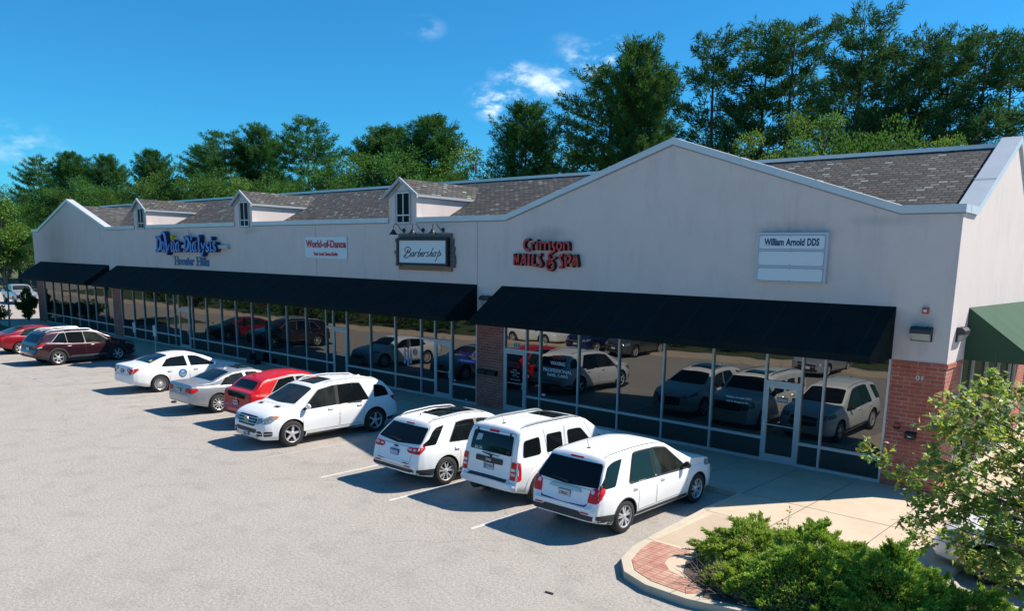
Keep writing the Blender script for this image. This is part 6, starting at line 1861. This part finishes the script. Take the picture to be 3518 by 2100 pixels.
DEC = [(-48.1, 26, 14.7), (-19.4, 17, 12.3), (-18.5, 20, 13.5), (-16.2, 19, 13.2), (-14.1, 18, 12.4), (-12.1, 17, 11.8), (-10.0, 15, 10.9), (-9.2, 15.5, 11.1), (-7.9, 14.5, 10.5), (-43.5, 33, 16.8), (-145.1, 20, 13.8), (-156.5, 26, 16.7), (-139.1, 24, 16.7), (-136.9, 27, 17.6), (-114.5, 22, 15.5), (-114.3, 25, 15.9), (-101.9, 23, 15.6), (-101.8, 26, 16.9), (-88.0, 22, 15.3), (-89.3, 25, 16.0), (-76.4, 21, 14.1), (-77.0, 24, 14.3), (-78.1, 27, 15.1), (-69.9, 25, 15.3), (-70.5, 28, 15.7), (-62.0, 24, 14.9), (-66.3, 29, 17.5), (-56.9, 26, 16.0), (-126.5, 16, 9.0), (-119.8, 17, 10.0), ]
for i, (x, y, h) in enumerate(DEC):
    lightone = i in (0, 1, 2, 3, 6, 7, 8, 20)
    ms = DM[2] if lightone else DM[i % 2]
    s = h / 14.0 * (.93 if i > 8 else 1)
    lab = {0: 'pale small-leaved tree against the left of the lone dark pine', 1: 'glossy light green sapling tree just right of the gable slope under the pines'}.get(i)
    if lab is None:
        lab = 'light green broadleaf tree under the tall pines behind the right roof' if i < 9 else 'mid green leafy tree in the dense row behind the left half of the shops'
    place_tree('broadleaf_tree', lab, ms, (x, y, 0), s, s * rt5.uniform(.95, 1.25) * (.62 if i in (1, 2, 3, 4, 5, 6, 7, 8) else 1), rt5.uniform(0, 6.28), None if i < 2 else ('light trees under the tall pines' if i < 9 else 'leafy row behind the left half of the shops'))
for i, (x, y, h) in enumerate([(-186, 20, 15), (-176, 27, 17), (-168, 22, 14), (-160, 31, 16), (-150, 29, 13), (-133, 30, 14), (-126, 28, 14), (-110, 29, 13), (-95, 29, 13), (-84, 28, 13), (-4, 34, 13), (-200, 30, 16), (-6.5, 24, 12), (-60, 33, 15), (-38, 25, 9)]):
    ms = DM[i % 2]; s = h / 14.0
    place_tree('broadleaf_tree', 'dark leafy tree filling in low between the trunks of the skyline row', ms, (x, y, 0), s, s * 1.3, rt5.uniform(0, 6.28), 'dark infill trees low in the skyline row')
# street tree at the left end
ms = leafy_meshes(31, H=8.9, R=1.65, zb=3.1, n=54, mat=LF_DEC2, lsz=.17, per=200, kb=BARKL, th=.4, shape=1.35)
t = place_tree('street_tree', 'bright green young maple at the left frame edge, slim pale trunk in the grass', ms, (-64.3, -3.2, .12), 1.0, 1.0, 1.0, None)
def bush(name, lab, loc, seed, R, H, mat, group=None, lsz=.10, n=26, per=140, cat='shrub'):
    m = leafy_meshes(seed, H=H, R=R, zb=.05, n=n, mat=mat, lsz=lsz, per=per)
    t = thing(name, lab, cat, loc, 0, group)
    link_mesh('stems', m[0], t); link_mesh('foliage', m[1], t)
    return t
bush('evergreen_shrub', 'dark conical evergreen shrub at the foot of the far left brick column', (-69.55, -.55, .1), 41, .75, 2.4, LF_PINE, lsz=.11, n=34, per=200)
for i, (x, y) in enumerate([(-70.5, -2.7), (-72.3, -3.1), (-74.2, -3.0), (-71.5, -4.4), (-73.5, -4.8)]):
    bush('hedge_shrub', 'rounded hedge shrub mirrored in the far left storefront glass', (x, y, 0), 50 + i, 1.2, 1.3, LF_DEC, 'hedge mirrored in the far left glass', .14, 22, 110)
for i, (x, y, h) in enumerate([(-18, -30, 5), (-24, -31, 5.5), (-31, -29, 5), (-39, -27, 5), (-47, -25, 6), (-55, -24, 5), (-64, -24, 6), (-75, -25, 6), (-88, -24, 7), (-14, -31, 5)]):
    place_tree('broadleaf_tree', 'leafy tree across the lot, seen only in the storefront glass', DM[i % 2], (x, y, 0), h / 14, h / 14 * 1.4, i, 'trees mirrored in the storefront glass')
for i, x in enumerate((-16, -20, -24, -28, -33, -38, -43, -48, -54)):
    yy = -26.5 + (-16 - x) * .16
    if i % 3 == 0: src = bush('hedge_shrub', 'low dark shrub across the lot, mirrored above the parked cars', (x, yy, 0), 70 + i, 1.9, 1.4, LF_DEC, 'shrubs mirrored above the parked cars', .16, 24, 90)
    else:
        q = copy_tree(src); q.location = (x, yy, 0); q.rotation_euler = (0, 0, x)

for i, (x, y) in enumerate([(-46, -18.2), (-49.5, -17.9), (-53, -18.0), (-57, -17.6), (-61, -17.8), (-65, -17.6), (-70, -17.8), (-76, -18), (-83, -18), (-91, -18)]):
    q = copy_tree(src); q.location = (x, y - .6, 0); q.rotation_euler = (0, 0, i * 1.3); q.scale = (1.2, .8, 1.5)
# foreground maple
def maple_tree():
    r = random.Random(8)
    TIPS = [(-4.47, -6.3, 2.4), (-3.91, -7.18, 2.54), (-3.44, -8.06, 2.5), (-3.27, -6.52, 3.06), (-3.02, -7.4, 3.44), (-2.78, -8.28, 3.76), (-3.0, -6.74, 3.33), (-2.48, -7.62, 3.93), (-2.08, -8.5, 3.85), (-2.17, -6.96, 3.78), (-3.24, -7.84, 2.18), (-3.44, -6.3, 2.3), (-2.91, -7.18, 2.89), (-2.42, -8.06, 3.29), (-2.33, -6.52, 3.07), (-3.37, -7.4, 1.55), (-2.87, -8.28, 1.99), (-3.34, -6.74, 1.22), (-2.82, -7.62, 1.97), (-2.4, -8.5, 2.62), (-2.36, -6.96, 2.63), (-1.91, -7.84, 2.93), (-2.86, -6.3, 0.94), (-2.38, -7.18, 1.12), (-1.94, -8.06, 1.31), (-2.73, -6.52, 1.39), (-2.17, -7.4, 1.69), (-1.68, -8.28, 1.57), (-2.02, -6.74, 2.08), (-2.85, -7.62, 2.34), (-2.85, -8.5, 2.94), (-2.81, -6.96, 3.64), (-2.89, -7.84, 3.24), (-2.55, -6.3, 1.99), (-2.03, -7.18, 1.47), ]
    base = Vector((-.35, -7.75, .15))
    t = thing('maple_tree', 'leafy maple with yellow and orange tips reaching in from the right frame edge', 'tree', tuple(base))
    T = MB(); LV = Leaves()
    fork = base + Vector((-.05, .05, 1.25)); mid = base + Vector((-.1, .1, 2.5)); topp = base + Vector((0, 0, 4.0))
    T.tube([base, base + Vector((.02, .02, .6)), fork, mid, topp], [.095, .08, .07, .05, .018], 10)
    tips = [Vector(p) for p in TIPS]
    for k in range(34):          # the side away from the picture
        d = rv(r); c = base + Vector((.5, 0, 2.7)) + Vector((abs(d.x) * 1.9 - .5, d.y * 1.8, d.z * 1.5))
        tips.append(c)
    def leaf_at(p, out_, tipf):
        n = 1
        d = (out_ * .5 + rv(r) * .8 + Vector((0, 0, -.35))).normalized()
        nr = (Vector((0, 0, 1)) + rv(r) * .75).normalized()
        q = r.random()
        mi = 0 if q < .45 else 2 if q < .66 else 1 if q < .92 else 3
        if tipf and r.random() < .38: mi = r.choice((1, 1, 3))
        LV.maple(p, d, nr, r.uniform(.070, .120), mi)
    for tp_ in tips:
        z0 = max(.6, min(3.6, (tp_.z - base.z) * .62))
        s0 = base + Vector((0, 0, z0)) * 1.0
        s0 = base.lerp(topp, min(1, z0 / 4.0))
        m1 = s0.lerp(tp_, .4) + Vector((0, 0, .10)) + rv(r) * .12
        m2 = s0.lerp(tp_, .75) + Vector((0, 0, .05)) + rv(r) * .10
        T.tube([s0, m1, m2, tp_], [.026, .017, .010, .004], 5, cap=False)
        out_ = (tp_ - s0).normalized()
        for k in range(8):
            f = r.uniform(.45, 1.0)
            q0 = (m1.lerp(m2, (f - .4) / .35) if f < .75 else m2.lerp(tp_, (f - .75) / .25))
            e = (out_ * .6 + rv(r) * .9).normalized() * r.uniform(.18, .42)
            q1 = q0 + e
            T.tube([q0, q0 + e * .5 + Vector((0, 0, .02)), q1], [.006, .004, .002], 3, cap=False)
            for j in range(15):
                leaf_at(q0.lerp(q1, r.uniform(.25, 1.1)) + rv(r) * .07, out_, j > 9 and k > 4)
        for j in range(32):
            leaf_at(tp_ + rv(r) * .20 * r.uniform(.3, 1.2), out_, True)
    for (a, b) in ((Vector((-3.9, -7.6, 3.15)), Vector((-2.95, -7.2, 2.7))), (Vector((-3.6, -7.5, 2.7)), Vector((-2.9, -7.4, 2.5))), (Vector((-3.5, -8.0, 1.75)), Vector((-2.6, -7.9, 1.9))), (Vector((-3.3, -8.2, 2.2)), Vector((-2.5, -8.0, 2.35))), (Vector((-2.45, -7.5, 4.35)), Vector((-2.35, -7.6, 3.8)))):
        T.tube([b, (a + b) / 2 + rv(r) * .05, a], [.008, .005, .0015], 4, cap=False)
        for k in range(2):
            q = a.lerp(b, r.uniform(.2, .6)); T.tube([q, q + ((a - b).normalized() + rv(r) * .7) * .18], [.003, .001], 3, cap=False)
    o = T.build('trunk', BARK, t, 60)
    me = LV.mesh('crown', LF_MAP)
    for v in me.vertices: v.co -= base
    link_mesh('crown', me, t)
maple_tree()

# juniper bed
def juniper(cx, cy, rx, h, seed, lab):
    r = random.Random(seed)
    t = thing('juniper_shrub', lab, 'shrub', (cx, cy, .152), 0, 'spreading junipers in the bed by the kerb ramp')
    T = MB(); LV = Leaves()
    lump = [(r.uniform(0, 6.28), r.uniform(.1, 1.0), r.uniform(.07, .22), r.uniform(-.7, 1.1)) for _ in range(40)]
    def surf(an, f):
        x = math.cos(an) * f * rx; y = math.sin(an) * f * rx * .85
        z = h * (1 - f ** 2.2) * .72 + .05
        for la, lf, lr, la_ in lump:
            dx = x - math.cos(la) * lf * rx; dy = y - math.sin(la) * lf * rx * .85
            z += .20 * h * la_ * math.exp(-(dx * dx + dy * dy) / (lr * rx) ** 2 / 1.2)
        return Vector((x, y, max(.05, z)))
    N = int(12500 * rx * rx)
    plumes = [(r.uniform(0, 6.283), math.sqrt(r.random()) * .98) for _ in range(int(70 * rx * rx))]
    for k in range(N):
        an = r.uniform(0, 6.283); f = math.sqrt(r.random())
        p = surf(an, f)
        if k % 2:
            an, f = plumes[k % len(plumes)]; p = surf(an, f); pd = (Vector((math.cos(an) * f, math.sin(an) * f, .0)) + Vector((math.sin(an * 7) * .6, math.cos(an * 5) * .6, .20))).normalized(); tt = r.random()
            p = p + pd * (.30 * tt - .05) + rv(r) * .055 * (1.15 - tt)
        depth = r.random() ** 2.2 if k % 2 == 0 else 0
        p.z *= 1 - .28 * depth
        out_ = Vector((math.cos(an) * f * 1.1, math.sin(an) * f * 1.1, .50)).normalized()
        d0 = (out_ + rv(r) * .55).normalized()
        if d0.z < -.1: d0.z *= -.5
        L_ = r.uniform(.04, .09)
        mi = 2 if depth > .45 else (0 if r.random() < .55 else 1)  # deep blades take the green with the shade painted in
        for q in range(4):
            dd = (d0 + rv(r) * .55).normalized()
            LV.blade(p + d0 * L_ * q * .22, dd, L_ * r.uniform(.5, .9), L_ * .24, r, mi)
    for k in range(90):
        an = r.uniform(0, 6.283); f = r.uniform(.5, 1.04)
        e = Vector((math.cos(an) * f * rx, math.sin(an) * f * rx * .85, r.uniform(.02, .25)))
        s = Vector((e.x * .25, e.y * .25, .05))
        m = s.lerp(e, .5) + Vector((r.uniform(-.1, .1), r.uniform(-.1, .1), r.uniform(.0, .18)))
        T.tube([s, m, e], [.014, .009, .003], 4, cap=False)
        for j in range(3):
            q = m.lerp(e, r.random()); T.tube([q, q + (e - s).normalized() * .15 + rv(r) * .12], [.005, .002], 3, cap=False)
    me = mb_mesh(T, 'stems', TWIG)
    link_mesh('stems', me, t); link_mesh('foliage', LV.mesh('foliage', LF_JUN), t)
JU = [(-5.95, -7.35, 1.05, .62, 'spreading juniper nearest the brick paver band'), (-5.0, -6.75, 1.0, .70, 'spreading juniper beneath the leafy weed shoot'), (-4.75, -8.1, 1.15, .78, 'spreading juniper at the front of the bed above the bare twigs'),
      (-3.75, -6.9, 1.0, .74, 'spreading juniper at the back of the bed beside the sunlit walk'), (-3.35, -8.0, 1.1, .82, 'spreading juniper in the middle of the bed below the maple tips'), (-2.25, -7.6, .85, .62, 'spreading juniper beside the asphalt near the white sedan wheel'), (-1.45, -8.2, .85, .5, 'spreading juniper at the bottom right corner of the frame'), (-5.75, -8.35, .62, .36, 'small low juniper clump at the left front of the bed')]
for i, (x, y, rx, h, lab) in enumerate(JU): juniper(x, y, rx, h, 80 + i, lab)
# bare twigs along the front of the bed
r = random.Random(77)
T = MB()
for k in range(230):
    x = r.uniform(-6.35, -2.2); y = -8.95 + .16 * abs(x + 5) * (1 if x > -5 else .35) + r.uniform(-.12, .5)
    a = Vector((x, y, .16 + r.uniform(0, .06))); an = r.uniform(0, 6.28)
    d = Vector((math.cos(an), math.sin(an) * .7 - .3, r.uniform(.1, .75))).normalized() * r.uniform(.15, .5)
    T.tube([a, a + d * .5 + rv(r) * .04, a + d], [.009, .006, .002], 4, cap=False)
    q = a + d * .5; T.tube([q, q + (d.normalized() + rv(r) * .8) * .13], [.004, .0015], 3, cap=False)
tag(T.build('bare_twigs', TWIG, None, 60, fixn=False), 'tangle of bare brown twigs along the front kerb of the juniper bed', 'twigs', kind='stuff')
# weed shoot growing through the juniper
t = thing('weed_shoot', 'slender leafy weed shoot standing up out of the junipers', 'plant', (-5.78, -6.55, .35))
T = MB(); LV = Leaves(); r = random.Random(5)
for (dx, dy, hh) in ((.08, 0, .78), (-.14, .04, .42), (-.02, -.05, .5)):
    top_ = Vector((dx, dy, hh)); T.tube([(0, 0, 0), tuple(top_ * .5 + Vector((.02, 0, 0))), tuple(top_)], [.006, .005, .002], 5)
    for k in range(16):
        f = .35 + .65 * k / 15; p = top_ * f; an = k * 2.4
        d = Vector((math.cos(an), math.sin(an), .35)).normalized()
        LV.blade(p, d, .075, .042, r, 1 if f < .95 else 3)
o = mb_mesh(T, 'stem', TWIG); link_mesh('stem', o, t); link_mesh('leaves', LV.mesh('leaves', LF_MAP), t)
# litter on the lot
r = random.Random(9)
for (x, y, sz, nm, lab, m) in ((-8.05, -10.6, .16, 'stick', 'short brown stick on the asphalt below the kerb ramp', TWIG), (-17.5, -14.2, .05, 'paper_scrap', 'tiny white paper scrap on the open asphalt', VIN)):
    mb = MB(); mb.tube([(x - sz / 2, y, .012), (x + sz / 2, y + .02, .014)], sz * .12, 5)
    tag(mb.build(nm, m), lab, 'litter')
mb = MB()
for k in range(60):
    x = r.uniform(-8.6, -7.2); y = r.uniform(-9.9, -3.6)
    if x > -8.5 + max(0, (-8.0 - y)) * .5: continue
    a = r.uniform(0, 6.28); s = r.uniform(.015, .035)
    mb.add([(x, y, .006), (x + s * math.cos(a), y + s * math.sin(a), .010), (x + s * math.cos(a + 1.2), y + s * math.sin(a + 1.2), .007)], [(0, 1, 2)])
tag(mb.build('leaf_litter', LF_MAP[3], fixn=False), kind='stuff', label='scattered dry leaf bits along the kerb beside the ramp', cat='litter')
